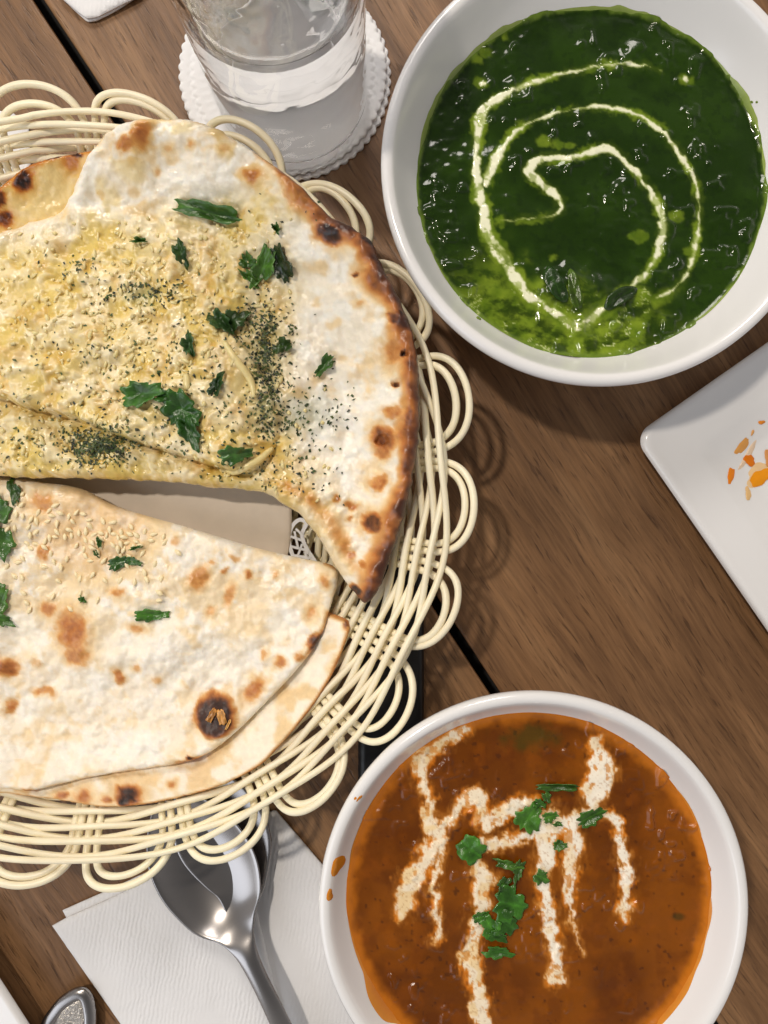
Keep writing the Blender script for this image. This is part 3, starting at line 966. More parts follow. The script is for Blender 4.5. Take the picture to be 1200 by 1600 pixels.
for k in range(22):
    a0 = node_a[k - 1] - (360 if k == 0 else 0); a1 = node_a[k]
    for which in (0, 1):                    # 0 = outer strand of the double loop, 1 = inner strand
        off = math.degrees((0.0017 if which == 0 else 0.0048) / 0.125)
        sa_, sb_ = a0 + off + rng.uniform(-.25, .25), a1 - off + rng.uniform(-.25, .25)
        mid = (sa_ + sb_) / 2; hw = (sb_ - sa_) / 2
        rout = (0.1527 if which == 0 else 0.1491) + rng.uniform(-.0018, .0018)
        sk = skews.get(k, rng.uniform(-.12, .12))
        pts = []
        radial = [(0.016, 0.0052), (0.05, 0.0052), (RB - 0.006, 0.0053), (RB + 0.002, float(wall_z(RB + .002))), (RB + .015, float(wall_z(RB + .015))), (RB + .030, float(wall_z(RB + .030))), (LB - .006, float(wall_z(LB - .006)))]
        for (r, z) in radial:
            pts.append((sa_ if r > .06 else mid + (sa_ - mid) * min(1, r / .06 + .2), r, z))
        zt = float(wall_z(LB - .002))
        for u in np.linspace(0.06, 0.94, 17):
            ps = math.pi * u
            aa = mid - hw * math.cos(ps) * (1 + 0.20 * math.sin(ps) ** 2) + sk * hw * 1.6 * math.sin(ps) ** 2
            rr_ = LB + (rout - LB) * math.sin(ps) ** 0.9
            zz_ = zt + (0.0085 if which == 0 else 0.0072) * math.sin(ps)
            pts.append((aa, rr_, zz_))
        for (r, z) in radial[::-1]:
            pts.append((sb_ if r > .06 else mid + (sb_ - mid) * min(1, r / .06 + .2), r, z))
        pts = catmull(pts, 3, closed=False)
        V, fs = tube(pol(pts[:, 1], pts[:, 0], pts[:, 2]), CR * rng.uniform(.98, 1.08) * (1 + .10 * (fbm(np.arange(len(pts)) / 4.0 + 9 * k, np.zeros(len(pts)) + k + which, 2, k % 4) - .5)), 8)
        link("rim_loop", mesh("rim_loop", V, fs), M["cane"], basket)


# ------------------------------------------------------------------ things in the basket
def rad_of(px, py, z):
    x, y = P(px, py, z); return np.hypot(x - bcx, y - bcy)


def rest(off, floor, cap=0.0585, soft=0.004):
    """height field: lie at 'floor' in the middle, rest on the wall (plus off) further out"""
    def f(px, py):
        z = np.full(np.shape(px), 0.035)
        for _ in range(14):
            w = wall_z(rad_of(px, py, z)) + off
            zn = floor + np.logaddexp(0, (w - floor) / soft) * soft
            zn = cap - np.logaddexp(0, (cap - zn) / 0.0025) * 0.0025 if cap else zn
            z = 0.5 * z + 0.5 * np.minimum(zn, cap if cap else 1)
        return z
    return f


liner = flat_poly("paper_liner", [(-420, 560), (-300, 430), (-60, 420), (140, 470), (330, 560), (452, 700), (456, 790), (450, 866), (410, 940), (300, 1060), (100, 1130), (-200, 1120), (-400, 930)], 0, 0.0006, M["paper"], n=4, step=8, drape=rest(0.0045, 0.0145))[0]
tag(liner, "beige greaseproof paper lining the basket, showing between the naan breads", "paper liner")

# lace doily edge beside the liner
doily = tag(empty("lace_doily", PV(478, 845, 0.018)), "white lace paper doily edge at the liner's corner in the basket", "doily")
zf = rest(0.0035, 0.0135)


def ribbon(path, wpx, lift, name="lace_strand"):
    p = catmull(path, 5, closed=False); t = np.gradient(p, axis=0); t /= np.linalg.norm(t, axis=1)[:, None]
    nrm = np.stack([-t[:, 1], t[:, 0]], 1)
    L = p + nrm * wpx / 2; R = p - nrm * wpx / 2
    z = zf(p[:, 0], p[:, 1]) + 0.0012 + lift
    V = []
    for Q, dz in ((L, 0), (R, 0), (R, -.0005), (L, -.0005)):
        x, y = P(Q[:, 0], Q[:, 1], z); V.append(np.stack([x, y, z + dz], 1))
    V = np.vstack(V); n = len(p)
    fs = []
    for i in range(n - 1):
        for a in range(4):
            b = (a + 1) % 4
            fs.append([a * n + i, b * n + i, b * n + i + 1, a * n + i + 1])
    o = link(name, mesh(name, V, fs), M["doily"], smooth=False); reparent(o, doily)


for k_, (pth, w) in enumerate((([(462, 880), (452, 850), (455, 825), (468, 812), (480, 817)], 6), ([(480, 817), (472, 835), (478, 855), (494, 880), (506, 900)], 6), ([(454, 838), (476, 846)], 4), ([(455, 854), (480, 860)], 4), ([(460, 868), (486, 872)], 4),
               ([(464, 872), (472, 850)], 3.5), ([(474, 878), (482, 858)], 3.5), ([(466, 858), (460, 830)], 3.5), ([(484, 884), (476, 862)], 3.5), ([(440, 880), (462, 880), (500, 900)], 6), ([(462, 826), (474, 838)], 3.5))):
    ribbon(pth, w, k_ * .00009)

CH_T = np.array([0, .18, .38, .58, .78, .92, 1.0])
CH_C = np.stack([lin(246, 236, 216), lin(236, 210, 164), lin(216, 160, 94), lin(182, 112, 54), lin(116, 66, 36), lin(62, 34, 24), lin(34, 20, 17)])


def char_col(t):
    return np.stack([np.interp(t, CH_T, CH_C[:, k]) for k in range(3)], -1)


def spots_field(x, y, spots, sd=0):
    t = np.zeros(x.shape)
    wx = x + (fbm(x / 16, y / 16, 4, 2 + sd) - .5) * 14; wy = y + (fbm(x / 16, y / 16, 4, 4 + sd) - .5) * 14
    for (cx, cy, a, b, an, v) in spots:
        c_, s_ = math.cos(math.radians(an)), math.sin(math.radians(an))
        m = (np.abs(x - cx) < 2.2 * max(a, b)) & (np.abs(y - cy) < 2.2 * max(a, b))
        if not m.any():
            continue
        u = ((wx[m] - cx) * c_ + (wy[m] - cy) * s_) / a; w = (-(wx[m] - cx) * s_ + (wy[m] - cy) * c_) / b
        q = np.sqrt(u * u + w * w)
        val = np.maximum(min(v * 1.08, 1) * sstep(1.30, .30, q) * (0.92 + .34 * (fbm(x[m] / 5, y[m] / 5, 3, 3) - .35)), min(.26, v * .6) * sstep(1.9, .7, q))
        t[m] = np.maximum(t[m], val)
    return t


def blisters(x, y, spots, k=0.10):
    h = np.zeros(x.shape)
    for (cx, cy, a, b, an, v) in spots:
        c_, s_ = math.cos(math.radians(an)), math.sin(math.radians(an))
        m = (np.abs(x - cx) < 2.2 * max(a, b)) & (np.abs(y - cy) < 2.2 * max(a, b))
        if not m.any():
            continue
        u = ((x[m] - cx) * c_ + (y[m] - cy) * s_) / a; w = (-(x[m] - cx) * s_ + (y[m] - cy) * c_) / b
        q = u * u + w * w
        h[m] += min(a, b) / 41.0 * 0.01 * k * np.exp(-q * 1.2)
    return h


def dough_relief(x, y, d, th=0.004, big=0.0030, mid=0.0012, er=16.0, sd=0):
    prof = np.sqrt(1 - (1 - np.clip(d / er, 0, 1)) ** 2)
    h = th + big * (fbm(x / 95, y / 95, 3, 1 + sd) - .5) * 2 + mid * (fbm(x / 30, y / 30, 2, 3 + sd) - .5) * 2 + 0.0006 * (fbm(x / 9, y / 9, 2, 5 + sd) - .5) * 2
    return np.maximum(h, 0.0012) * prof


# ---- under piece of the lower naan
c4 = lambda l: [(a * .5, 720 + b * .5, p * .5, q * .5, an, v) for a, b, p, q, an, v in l]
low_spots = c4([(410, 1038, 52, 46, 0, 1.0), (395, 1062, 30, 22, 0, .99), (270, 1045, 34, 40, 0, .55), (205, 1035, 34, 18, 0, .6), (585, 1054, 32, 13, 0, .97), (545, 1003, 20, 16, 0, .5), (1082, 512, 14, 22, 20, .7), (555 * 2 - 560, 640, 12, 20, 0, .4), (340, 1050, 26, 20, 0, .6), (1050, 630, 20, 30, 30, .35), (880, 900, 30, 14, -45, .35), (720, 1020, 30, 12, -20, .4)])


def low_col(x, y, d):
    e = sstep(9, 0, d) * (.25 + .5 * fbm(x / 22, y / 22, 3, 2))
    t = np.maximum(spots_field(x, y, low_spots, 1), e)
    t = np.maximum(t, .20 * sstep(.5, .7, fbm(x / 34, y / 34, 4, 6)))
    c = char_col(t)
    c = c * (0.93 + .14 * fbm(x / 12, y / 12, 4, 4))[:, None]
    return c, .12 * np.ones(len(x))


low_poly = catmull([(528, 962), (546, 976), (541, 1000), (520, 1052), (488, 1104), (440, 1162), (400, 1200), (330, 1232), (250, 1252), (170, 1260), (100, 1250), (40, 1242), (-120, 1215), (-200, 1100), (-60, 1000), (200, 940), (420, 930)], 6)
low, _ = sheet("naan_piece", low_poly, rest(0.0056, 0.021), lambda x, y, d: dough_relief(x, y, d, .003, .0016, .0009, 10, 2), low_col, M["naan"], step=3.0, thick=.002)
tag(low, "thin lower naan piece with a black blister under the sesame naan", "bread", "naan breads in the basket")

# ---- sesame naan
ses_spots = c4([(150, 130, 44, 40, 0, .42), (150, 287, 26, 26, 0, .46), (240, 525, 84, 66, 60, .56), (160, 462, 32, 30, 0, .52), (255, 598, 54, 40, 20, .48), (30, 640, 60, 36, 10, .64), (45, 760, 20, 38, 30, .52), (150, 715, 46, 16, 5, .46), (385, 668, 22, 30, 0, .54), (630, 362, 36, 50, 30, .44), (722, 415, 20, 46, 15, .42), (782, 353, 15, 12, 0, .5), (710, 341, 13, 12, 0, .5),
                (672, 315, 18, 16, 0, .36), (860, 352, 16, 24, 0, .34), (385, 405, 30, 20, 0, .44), (978, 470, 22, 32, 0, .4), (985, 562, 24, 44, 25, .82), (885, 622, 22, 22, 0, .54), (800, 705, 34, 56, 30, .52), (600, 930, 64, 18, -10, .56), (605, 916, 11, 9, 0, .92), (400, 985, 50, 14, -5, .44), (105, 1024, 24, 18, 0, .56),
                (1022, 372, 18, 26, 0, .42), (445, 642, 22, 18, 0, .34), (505, 676, 22, 20, 0, .3), (440, 520, 38, 14, 10, .4), (230, 213, 12, 6, 0, .7), (330, 310, 18, 10, 0, .3), (560, 250, 24, 22, 0, .3), (830, 602, 20, 18, 0, .36), (660, 465, 26, 20, 0, .34), (945, 600, 24, 16, 0, .45), (130, 625, 20, 24, 0, .3), (590, 690, 16, 16, 0, .2), (740, 300, 26, 14, 20, .34)])
big_bl = c4([(685, 782, 66, 76, 10, .90)])
EB = lambda x, y: 0.0


def ses_relief(x, y, d):
    h = dough_relief(x, y, d, .0046, .0030, .0017, 15, 0)
    h = h + blisters(x, y, ses_spots, .10)
    q = np.hypot((x - 342) / 33, (y - 1111) / 37)
    h = h + 0.0040 * np.sqrt(np.clip(1 - q * q, 0, 1))
    h = h + 0.0020 * np.exp(-((y - (1010 + (260 - x) * .25)) / 30) ** 2) * sstep(60, 200, x) * sstep(500, 380, x)
    h = h - 0.0022 * np.exp(-(np.hypot(x - 110, y - 915) / 22) ** 2)
    return h


def ses_col(x, y, d):
    t = spots_field(x, y, ses_spots)
    q = np.hypot((x - 342) / 33, (y - 1111) / 37) + (fbm(x / 9, y / 9, 3, 6) - .5) * .25
    tb = sstep(1.25, .62, q) * (.86 + .16 * fbm(x / 6, y / 6, 3, 1))
    t = np.maximum(t, tb)
    seg = sstep(380, 520, x) * .4 + sstep(1130, 1200, y) * .25
    e = sstep(12, 0, d + 8 * (fbm(x / 14, y / 14, 3, 3) - .5)) * seg * sstep(.3, .6, fbm(x / 30, y / 30, 3, 2))
    t = np.maximum(t, e)
    pale = fbm(x / 60, y / 60, 4, 4)
    t = np.maximum(t, .13 * sstep(.42, .62, pale))
    t = np.maximum(t, .24 * sstep(150, 40, np.hypot((x - 150) / 1.3, y - 830)))
    t = np.maximum(t, .16 * sstep(.54, .78, fbm(x / 24, y / 24, 3, 7)))
    c = char_col(t)
    flour = np.clip(sstep(.52, .70, fbm(x / 26, y / 26, 5, 1, .6)) + .7 * sstep(960, 1080, y + 60 * (fbm(x / 50, y / 50, 3, 6) - .5)) * sstep(.3, .55, fbm(x / 18, y / 18, 3, 4)), 0, 1) * sstep(.35, .1, t)
    c = lerp3(c, lin(248, 242, 230), flour * .8)
    c = c * (.95 + .10 * fbm(x / 9, y / 9, 3, 2))[:, None]
    wet = .12 + .55 * sstep(.42, .65, fbm(x / 50, y / 50, 3, 3)) * sstep(1020, 880, y)
    return c, wet


ses_poly = catmull([(-320, 800), (-200, 758), (-40, 746), (30, 748), (66, 753), (128, 764), (188, 793), (300, 826), (400, 856), (470, 872), (520, 884), (527, 908), (512, 962), (500, 996), (465, 1045), (405, 1108), (366, 1146), (322, 1178), (270, 1193), (150, 1212), (50, 1233), (5, 1228), (-60, 1222), (-220, 1180), (-330, 1060), (-360, 920)], 6)
sesn, ss = sheet("sesame_naan", ses_poly, rest(0.0112, 0.0265), ses_relief, ses_col, M["naan"], step=2.4, thick=.0025)
tag(sesn, "pale blistered naan wedge sprinkled with sesame seeds, in front", "bread", "naan breads in the basket")

# ---- garlic naan: back layer, then the main folded piece
c3 = lambda l: [(a * .5833, 180 + b * .5833, p * .5833, q * .5833, an, v) for a, b, p, q, an, v in l]
c5 = lambda l: [(380 + a * .4376, 400 + b * .4376, p * .4376, q * .4376, an, v) for a, b, p, q, an, v in l]
gar_spots = c3([(395, 80, 28, 52, 15, .58), (360, 110, 34, 26, 0, .5), (682, 178, 36, 30, 0, .56), (885, 333, 52, 36, 25, .97), (985, 342, 40, 34, 30, .93), (1040, 447, 36, 24, 20, .84), (1085, 540, 34, 60, -10, .86), (955, 432, 14, 9, 0, .8), (1075, 652, 10, 14, 0, .95), (1060, 728, 16, 14, 0, .97), (1030, 872, 46, 44, 0, .66), (1022, 868, 16, 34, -20, .74),
                (1012, 985, 36, 24, 0, .54), (965, 512, 18, 14, 0, .34), (455, 105, 16, 14, 0, .3), (520, 95, 14, 12, 0, .34), (605, 105, 20, 20, 0, .26), (435, 165, 12, 12, 0, .3), (1060, 640, 40, 50, 0, .5), (1050, 805, 40, 20, 0, .5), (1100, 830, 30, 60, 0, .72)])
gar_spots += c5([(460, 952, 50, 46, 0, .80), (388, 1070, 24, 22, 0, .54), (428, 1100, 20, 18, 0, .54), (490, 1105, 18, 18, 0, .54), (408, 1192, 26, 36, -30, .93), (470, 1190, 40, 50, 0, .72), (332, 872, 18, 22, 0, .62), (388, 893, 32, 22, 20, .58), (480, 800, 46, 28, -20, .5), (500, 700, 40, 34, 0, .56), (480, 660, 24, 34, 0, .6), (380, 940, 14, 14, 0, .5), (545, 245, 36, 34, 0, .80), (520, 95, 40, 26, 0, .86), (420, 175, 16, 16, 0, .3)])


def gar_shift(x, y):
    return (fbm(x / 20, y / 20, 3, 2) - .5) * 16


GARL = lambda x, y: np.clip(sstep(300, 390, y + (x - 200) * .12 + 60 * (fbm(x / 60, y / 60, 3, 4) - .5)) * sstep(500, 400, x + 50 * (fbm(x / 40, y / 40, 3, 6) - .5) - sstep(620, 800, y) * 60), 0, 1)


def seg_d(x, y, pl):
    """signed distance to an open polyline: + on its left (photo, y down)"""
    q = np.full(x.shape, 1e9); sg = np.zeros(x.shape); tt = np.zeros(x.shape)
    p = catmull(pl, 5, closed=False); n = len(p) - 1
    for i in range(n):
        ax, ay = p[i]; bx, by = p[i + 1]; dx, dy = bx - ax, by - ay; L = dx * dx + dy * dy
        t = np.clip(((x - ax) * dx + (y - ay) * dy) / L, 0, 1)
        ex, ey = x - ax - t * dx, y - ay - t * dy; dd = ex * ex + ey * ey
        m = dd < q
        q[m] = dd[m]; sg[m] = np.sign(dx * ey - dy * ex)[m]; tt[m] = ((i + t) / n)[m]
    return np.sqrt(q) * sg, tt


LAYER = [(-330, 560), (-150, 600), (0, 621), (60, 640), (130, 656), (200, 684), (250, 700), (330, 725), (385, 738), (420, 716), (436, 670), (425, 615), (395, 560), (360, 520), (330, 470)]


def gar_mince(x, y):
    return fbm(x / 13 + 2 * vnoise(x / 30, y / 30, 2), y / 13, 3, 1, .6)


def gar_relief(x, y, d):
    h = dough_relief(x, y, d, .0054, .0040, .0018, 20, 3)
    sd, tt = seg_d(x, y, LAYER)                       # upper layer on one side of the step line
    sd = sd + (fbm(x / 9, y / 9, 3, 6) - .5) * 5
    fade = sstep(430, 610, y) * (1 - .72 * sstep(360, 430, x))
    stepn = sstep(2.8, -2.8, sd) * fade * 0.0078
    h = h + stepn * sstep(0, 14, d)
    h = h - 0.0030 * np.exp(-((sd - 4) / 6) ** 2) * fade
    gm_ = GARL(x, y)
    h = h + gm_ * 0.0013 * sstep(.34, .70, gar_mince(x, y)) * sstep(0, 15, d)
    # soft dome folds in the plain dough at the top
    h = h + 0.0022 * np.exp(-(((x - 215) * .9 + (y - 280) * .1) / 28) ** 2) * sstep(360, 280, y) + 0.0016 * np.exp(-((x - 330 + (y - 300) * .2) / 26) ** 2) * sstep(430, 330, y)
    h = h + blisters(x, y, gar_spots, .09)
    # raised right crust
    h = h + 0.0020 * sstep(430, 560, x) * np.exp(-((d - 22) / 18) ** 2)
    # torn holes
    for (cx, cy, r) in ((619, 604, 8), (631, 558, 6), (597, 690, 11)):
        h = h - 0.0032 * sstep(1.2, .6, np.hypot((x - cx) / r, (y - cy) / (r * .8)) + (fbm(x / 5, y / 5, 2, 3) - .5) * .8)
    return h


def gar_col(x, y, d):
    t = spots_field(x, y, gar_spots, 0)
    right = np.clip(sstep(380, 500, x + gar_shift(x, y) * 2) + .18, 0, 1)
    wid = 9 + 44 * right * (.45 + 1.1 * fbm(x / 46, y / 46, 3, 6))
    inner = sstep(1, .1, d / wid)
    e = right * (.92 * inner * (.55 + .75 * fbm(x / 22, y / 22, 3, 2)))
    e = np.maximum(e, right * .9 * sstep(7, 1, d + 5 * (fbm(x / 16, y / 16, 3, 5) - .5)))
    cut = np.abs(seg_d(x, y, [(380, 764), (430, 782), (470, 806), (512, 862), (540, 908)])[0])
    e = e * (.12 + .88 * sstep(8, 40, cut))          # the torn edge is not browned
    t = np.maximum(t, np.clip(e, 0, .9))
    t = np.maximum(t, .17 * sstep(.52, .78, fbm(x / 28, y / 28, 3, 1)))
    c = char_col(t)
    gm_ = GARL(x, y)
    yel = np.clip(gm_ * (.25 + .85 * fbm(x / 40, y / 40, 3, 3)) + .55 * sstep(.52, .7, fbm(x / 55, y / 55, 3, 7)) * sstep(480, 380, x), 0, 1)
    c = lerp3(c, c * (lin(228, 202, 122) / lin(246, 236, 216))[None, :], yel * sstep(.75, .4, t))
    white = sstep(.45, .62, fbm(x / 30, y / 30, 4, 4)) * sstep(.35, .1, t) * (1 - gm_)
    c = lerp3(c, lin(246, 242, 230), white * .85)
    mc = gar_mince(x, y)
    c = lerp3(c, lin(247, 236, 200), gm_ * .45 * sstep(.50, .72, mc) * sstep(.6, .3, t))
    c = lerp3(c, lin(196, 172, 84), gm_ * .42 * sstep(.54, .34, mc))
    # green stain of the herbs in the crease
    for (cx, cy, a, b) in ((168, 696, 62, 30), (415, 560, 28, 70), (425, 640, 22, 40), (232, 468, 40, 22), (480, 650, 55, 40)):
        q = np.hypot((x - cx) / a, (y - cy) / b)
        c = lerp3(c, lin(128, 132, 72), .45 * sstep(1.2, .2, q + (fbm(x / 10, y / 10, 3, 5) - .5) * .8))
    c = c * (.94 + .12 * fbm(x / 9, y / 9, 3, 2))[:, None]
    wet = np.clip(.50 + .4 * gm_ + .5 * sstep(.5, .65, fbm(x / 40, y / 40, 3, 6)) * sstep(520, 420, x), 0, 1)
    return c, wet


def back_col(x, y, d):
    sp = c3([(78, 190, 30, 42, 10, .93), (25, 290, 28, 28, 0, .78), (0, 405, 20, 14, 0, .5), (150, 122, 40, 10, 0, .97), (215, 120, 24, 10, 0, .93), (15, 240, 20, 26, 20, .8), (200, 130, 30, 40, 0, .5)])
    t = np.maximum(spots_field(x, y, sp, 1), sstep(22, 2, d + 12 * (fbm(x / 18, y / 18, 3, 2) - .5)) * .55)
    c = char_col(t)
    c = lerp3(c, c * (lin(228, 196, 112) / lin(246, 236, 216))[None, :], .8)
    return c * (.92 + .16 * fbm(x / 12, y / 12, 3, 4))[:, None], .8 * np.ones(len(x))


back_poly = catmull([(-250, 420), (-120, 350), (-40, 318), (-8, 312), (18, 284), (46, 264), (88, 249), (134, 241), (180, 236), (240, 260), (230, 400), (100, 560), (-150, 580)], 6)
back, _ = sheet("naan_piece", back_poly, rest(0.0078, 0.029), lambda x, y, d: dough_relief(x, y, d, .004, .002, .001, 12, 1), back_col, M["naan"], step=3.0, thick=.002)
tag(back, "buttery naan layer with dark scorched edge behind the garlic naan", "bread", "naan breads in the basket")

gar_poly = catmull([(-330, 560), (-260, 440), (-120, 390), (-20, 372), (40, 352), (92, 336), (112, 312), (122, 284), (138, 252), (168, 214), (215, 198), (268, 190), (310, 194), (352, 212), (400, 240), (440, 270), (478, 300), (510, 335), (550, 358), (582, 382), (600, 425), (628, 478), (648, 535), (655, 600), (655, 660), (648, 730), (632, 800), (614, 860), (596, 912), (574, 941), (556, 928), (530, 895), (512, 862), (490, 830), (470, 806), (440, 786), (410, 770), (340, 762), (250, 752), (130, 748), (0, 744), (-150, 730), (-300, 680)], 6)
rg_ = np.random.default_rng(3)
gar_poly = resample(gar_poly, 4.0)
gar_poly += (np.stack([fbm(gar_poly[:, 0] / 13, gar_poly[:, 1] / 13, 3, 1), fbm(gar_poly[:, 0] / 13, gar_poly[:, 1] / 13, 3, 4)], 1) - .5) * 5
garn, gsf = sheet("garlic_naan", gar_poly, rest(0.0125, 0.034, cap=0.0600), gar_relief, gar_col, M["naan"], step=2.2, thick=.002)
tag(garn, "large folded garlic naan with charred right crust and green herbs", "bread", "naan breads in the basket")

# ---- sesame seeds (parts of the sesame naan)
n1, n2 = 8, 6
V = []
for i in range(n1 + 1):
    u = i / n1; r = math.sin(math.pi * u) ** .8 * (0.42 + .38 * u)
    for j in range(n2):
        V.append((u - .5, r * .42 * math.cos(2 * math.pi * j / n2), r * .27 * math.sin(2 * math.pi * j / n2)))
fs = [[i * n2 + j, i * n2 + (j + 1) % n2, (i + 1) * n2 + (j + 1) % n2, (i + 1) * n2 + j] for i in range(n1) for j in range(n2)]
seed_me = mesh("sesame_seed", np.array(V), fs)
seed_me.materials.append(M["sesame"]); seed_me.polygons.foreach_set("use_smooth", [True] * len(seed_me.polygons))
pts = []
tries = 0
while len(pts) < 118 and tries < 8000:
    tries += 1
    w = random.random()
    if w < .62: q = (random.gauss(190, 46), random.gauss(828, 30))
    elif w < .86: q = (random.gauss(78, 40), random.gauss(832, 44))
    elif w < .93: q = (random.uniform(15, 60), random.uniform(760, 960))
    else: q = (random.uniform(60, 290), random.uniform(770, 960))
    if q[1] < 772 + max(0, q[0] - 60) * .32 or q[0] < 6 or q[0] > 285: continue
    if all((q[0] - p[0]) ** 2 + (q[1] - p[1]) ** 2 > 70 for p in pts): pts.append(q)
for (sx, sy) in pts:
    x, y, z = (float(v) for v in ss.at(sx, sy))
    o = bpy.data.objects.new("sesame_seed", seed_me); COL.objects.link(o); o.parent = sesn
    L = random.uniform(.0030, .0039)
    o.location = (x, y, z + .0004); o.scale = (L, L, L)
    o.rotation_euler = (random.uniform(-.3, .3), random.uniform(-.25, .25), random.uniform(0, 6.28))

# ---- large chopped leaves on the breads
for i, (x, y, L, Wd, an, kd, cc) in enumerate([
        (330, 341, 100, 30, 10, "strip", (50, 96, 44)), (293, 409, 44, 22, 75, "torn", (34, 70, 36)), (416, 428, 74, 34, -62, "torn", (60, 108, 50)), (444, 425, 66, 30, 72, "torn", (30, 52, 34)), (393, 420, 30, 26, 20, "lobed", (48, 90, 40)), (397, 446, 40, 16, 40, "torn", (52, 92, 40)),
        (352, 512, 46, 30, 40, "torn", (38, 74, 46)), (372, 508, 50, 34, -20, "torn", (36, 66, 38)), (309, 550, 44, 20, 80, "torn", (36, 72, 42)), (510, 576, 46, 20, -55, "torn", (46, 88, 40)), (240, 625, 74, 42, -10, "lobed", (44, 92, 40)), (300, 648, 70, 52, 35, "lobed", (36, 80, 36)), (312, 682, 60, 30, 60, "torn", (32, 74, 34)), (352, 612, 40, 22, -60, "torn", (32, 64, 38)), (275, 628, 40, 22, 10, "torn", (36, 80, 36)),
        (378, 716, 54, 30, -15, "lobed", (46, 92, 48)), (446, 548, 34, 24, -30, "torn", (40, 70, 36)), (228, 388, 26, 8, -10, "torn", (44, 84, 36)), (437, 372, 20, 12, 60, "torn", (40, 78, 36))]):
    leaf(garn, gsf, x, y, L, Wd, an, kd, .0008, .0034, cc, "coriander_leaf", seed=i)
for i, (x, y, L, Wd, an, kd, cc) in enumerate([
        (8, 800, 44, 62, 10, "lobed", (46, 88, 46)), (14, 846, 40, 60, -15, "lobed", (50, 92, 50)), (32, 768, 48, 18, 70, "torn", (40, 78, 36)), (9, 936, 30, 56, 25, "torn", (62, 108, 58)), (14, 966, 36, 20, 30, "torn", (54, 98, 50)), (192, 878, 42, 22, -20, "lobed", (36, 78, 34)), (216, 876, 30, 14, 15, "lobed", (40, 84, 36)),
        (243, 958, 60, 22, -2, "lobed", (52, 104, 46)), (163, 846, 20, 8, 70, "torn", (40, 80, 36)), (220, 855, 22, 6, -15, "torn", (44, 84, 36)), (157, 864, 14, 8, 60, "torn", (40, 80, 36)), (137, 934, 14, 9, 50, "torn", (44, 88, 40))]):
    leaf(sesn, ss, x, y, L, Wd, an, kd, .0005, .0016, cc, "coriander_leaf", seed=i + 40)

for i, (x, y, L, Wd, an, cc) in enumerate([(339, 1108, 24, 10, -62, (150, 116, 74)), (355, 1110, 26, 13, -98, (164, 132, 88)), (364, 1122, 18, 4, -65, (190, 166, 124))]):
    leaf(sesn, ss, x, y, L, Wd, an, "strip", .0004, .0010, cc, "charred_skin_flake", seed=i + 3)
# ---- dried herb flakes and garlic shreds: too many and small to count
VV, FF, VC = [], [], []


def flake(s, px, py, size):
    x, y, z = (float(v) for v in s.at(px, py))
    a = random.uniform(0, 6.28); L = size * random.uniform(.6, 1.6); Wd = size * random.uniform(.35, .95)
    tilt = random.uniform(-.5, .5); b = len(VV)
    e = np.array([math.cos(a), math.sin(a), 0]); f = np.array([-math.sin(a), math.cos(a), tilt]); c = np.array([x, y, z + .00035 + abs(tilt) * Wd * .6])
    for u, v, w in ((-1, -.3, 0), (-.2, -1, .2), (1, -.2, 0), (.3, 1, .2), (0, 0, .35)):
        VV.append(c + e * u * L + f * v * Wd + np.array([0, 0, w * Wd]))
    fc = random.choice((lin(34, 42, 20), lin(46, 60, 26), lin(62, 82, 34), lin(84, 96, 46))); VC.extend([fc] * 5)
    FF.extend([[b, b + 1, b + 4], [b + 1, b + 2, b + 4], [b + 2, b + 3, b + 4], [b + 3, b, b + 4]])


for (cx, cy, sx, sy, n) in ((165, 698, 34, 15, 420), (172, 700, 16, 8, 160), (410, 510, 22, 22, 260), (418, 560, 12, 20, 140), (422, 600, 14, 34, 240), (428, 655, 18, 28, 90), (236, 468, 30, 15, 130), (128, 424, 24, 14, 34), (485, 650, 38, 26, 120), (300, 560, 90, 60, 150), (240, 640, 120, 50, 150), (380, 690, 60, 40, 120), (120, 690, 90, 34, 110), (440, 740, 36, 24, 50), (60, 700, 60, 40, 50), (480, 780, 34, 34, 30), (200, 560, 110, 80, 60), (300, 752, 100, 8, 30), (430, 340, 40, 30, 8)):
    for _ in range(n):
        fx0, fy0 = random.gauss(cx, sx), random.gauss(cy, sy)
        if not (-40 < fx0 < 560 and 300 < fy0 < 900): continue
        if fy0 > 742 + max(0, fx0 - 300) * .22: continue
        flake(gsf, fx0, fy0, random.choice((.00042, .00055, .00065, .0008)))
me = mesh("herb_flakes", VV, FF); setcol(me, np.array(VC), np.full(len(VV), .4))
o = link("herb_flakes", me, M["leaf"], garn, smooth=False); o["kind"] = "stuff"

VV, FF = [], []


def shred(s, px, py, L, Wd):
    x, y, z = (float(v) for v in s.at(px, py)); b = len(VV)
    a = random.uniform(0, 6.28); e = np.array([math.cos(a), math.sin(a), random.uniform(-.2, .2)]); f = np.array([-math.sin(a), math.cos(a), random.uniform(-.2, .2)])
    c = np.array([x, y, z]); up = np.array([0, 0, 1.0]); h = Wd * .9
    for k, (u, sc) in enumerate(((-1, .55), (-.4, 1), (.5, .9), (1, .45))):
        for (v, w) in ((-1, -.5), (-.7, .7), (.7, .8), (1, -.5)):
            jj = random.uniform(.8, 1.2)
            VV.append(c + e * u * L * jj + f * v * Wd * sc * jj + up * (w * h * sc * jj + .0002 + .0003 * (1 - u * u)))
    for k in range(3):
        for q in range(4):
            FF.append([b + k * 4 + q, b + k * 4 + (q + 1) % 4, b + k * 4 + 4 + (q + 1) % 4, b + k * 4 + 4 + q])
    FF.append([b, b + 1, b + 2, b + 3][::-1]); FF.append([b + 12, b + 13, b + 14, b + 15])


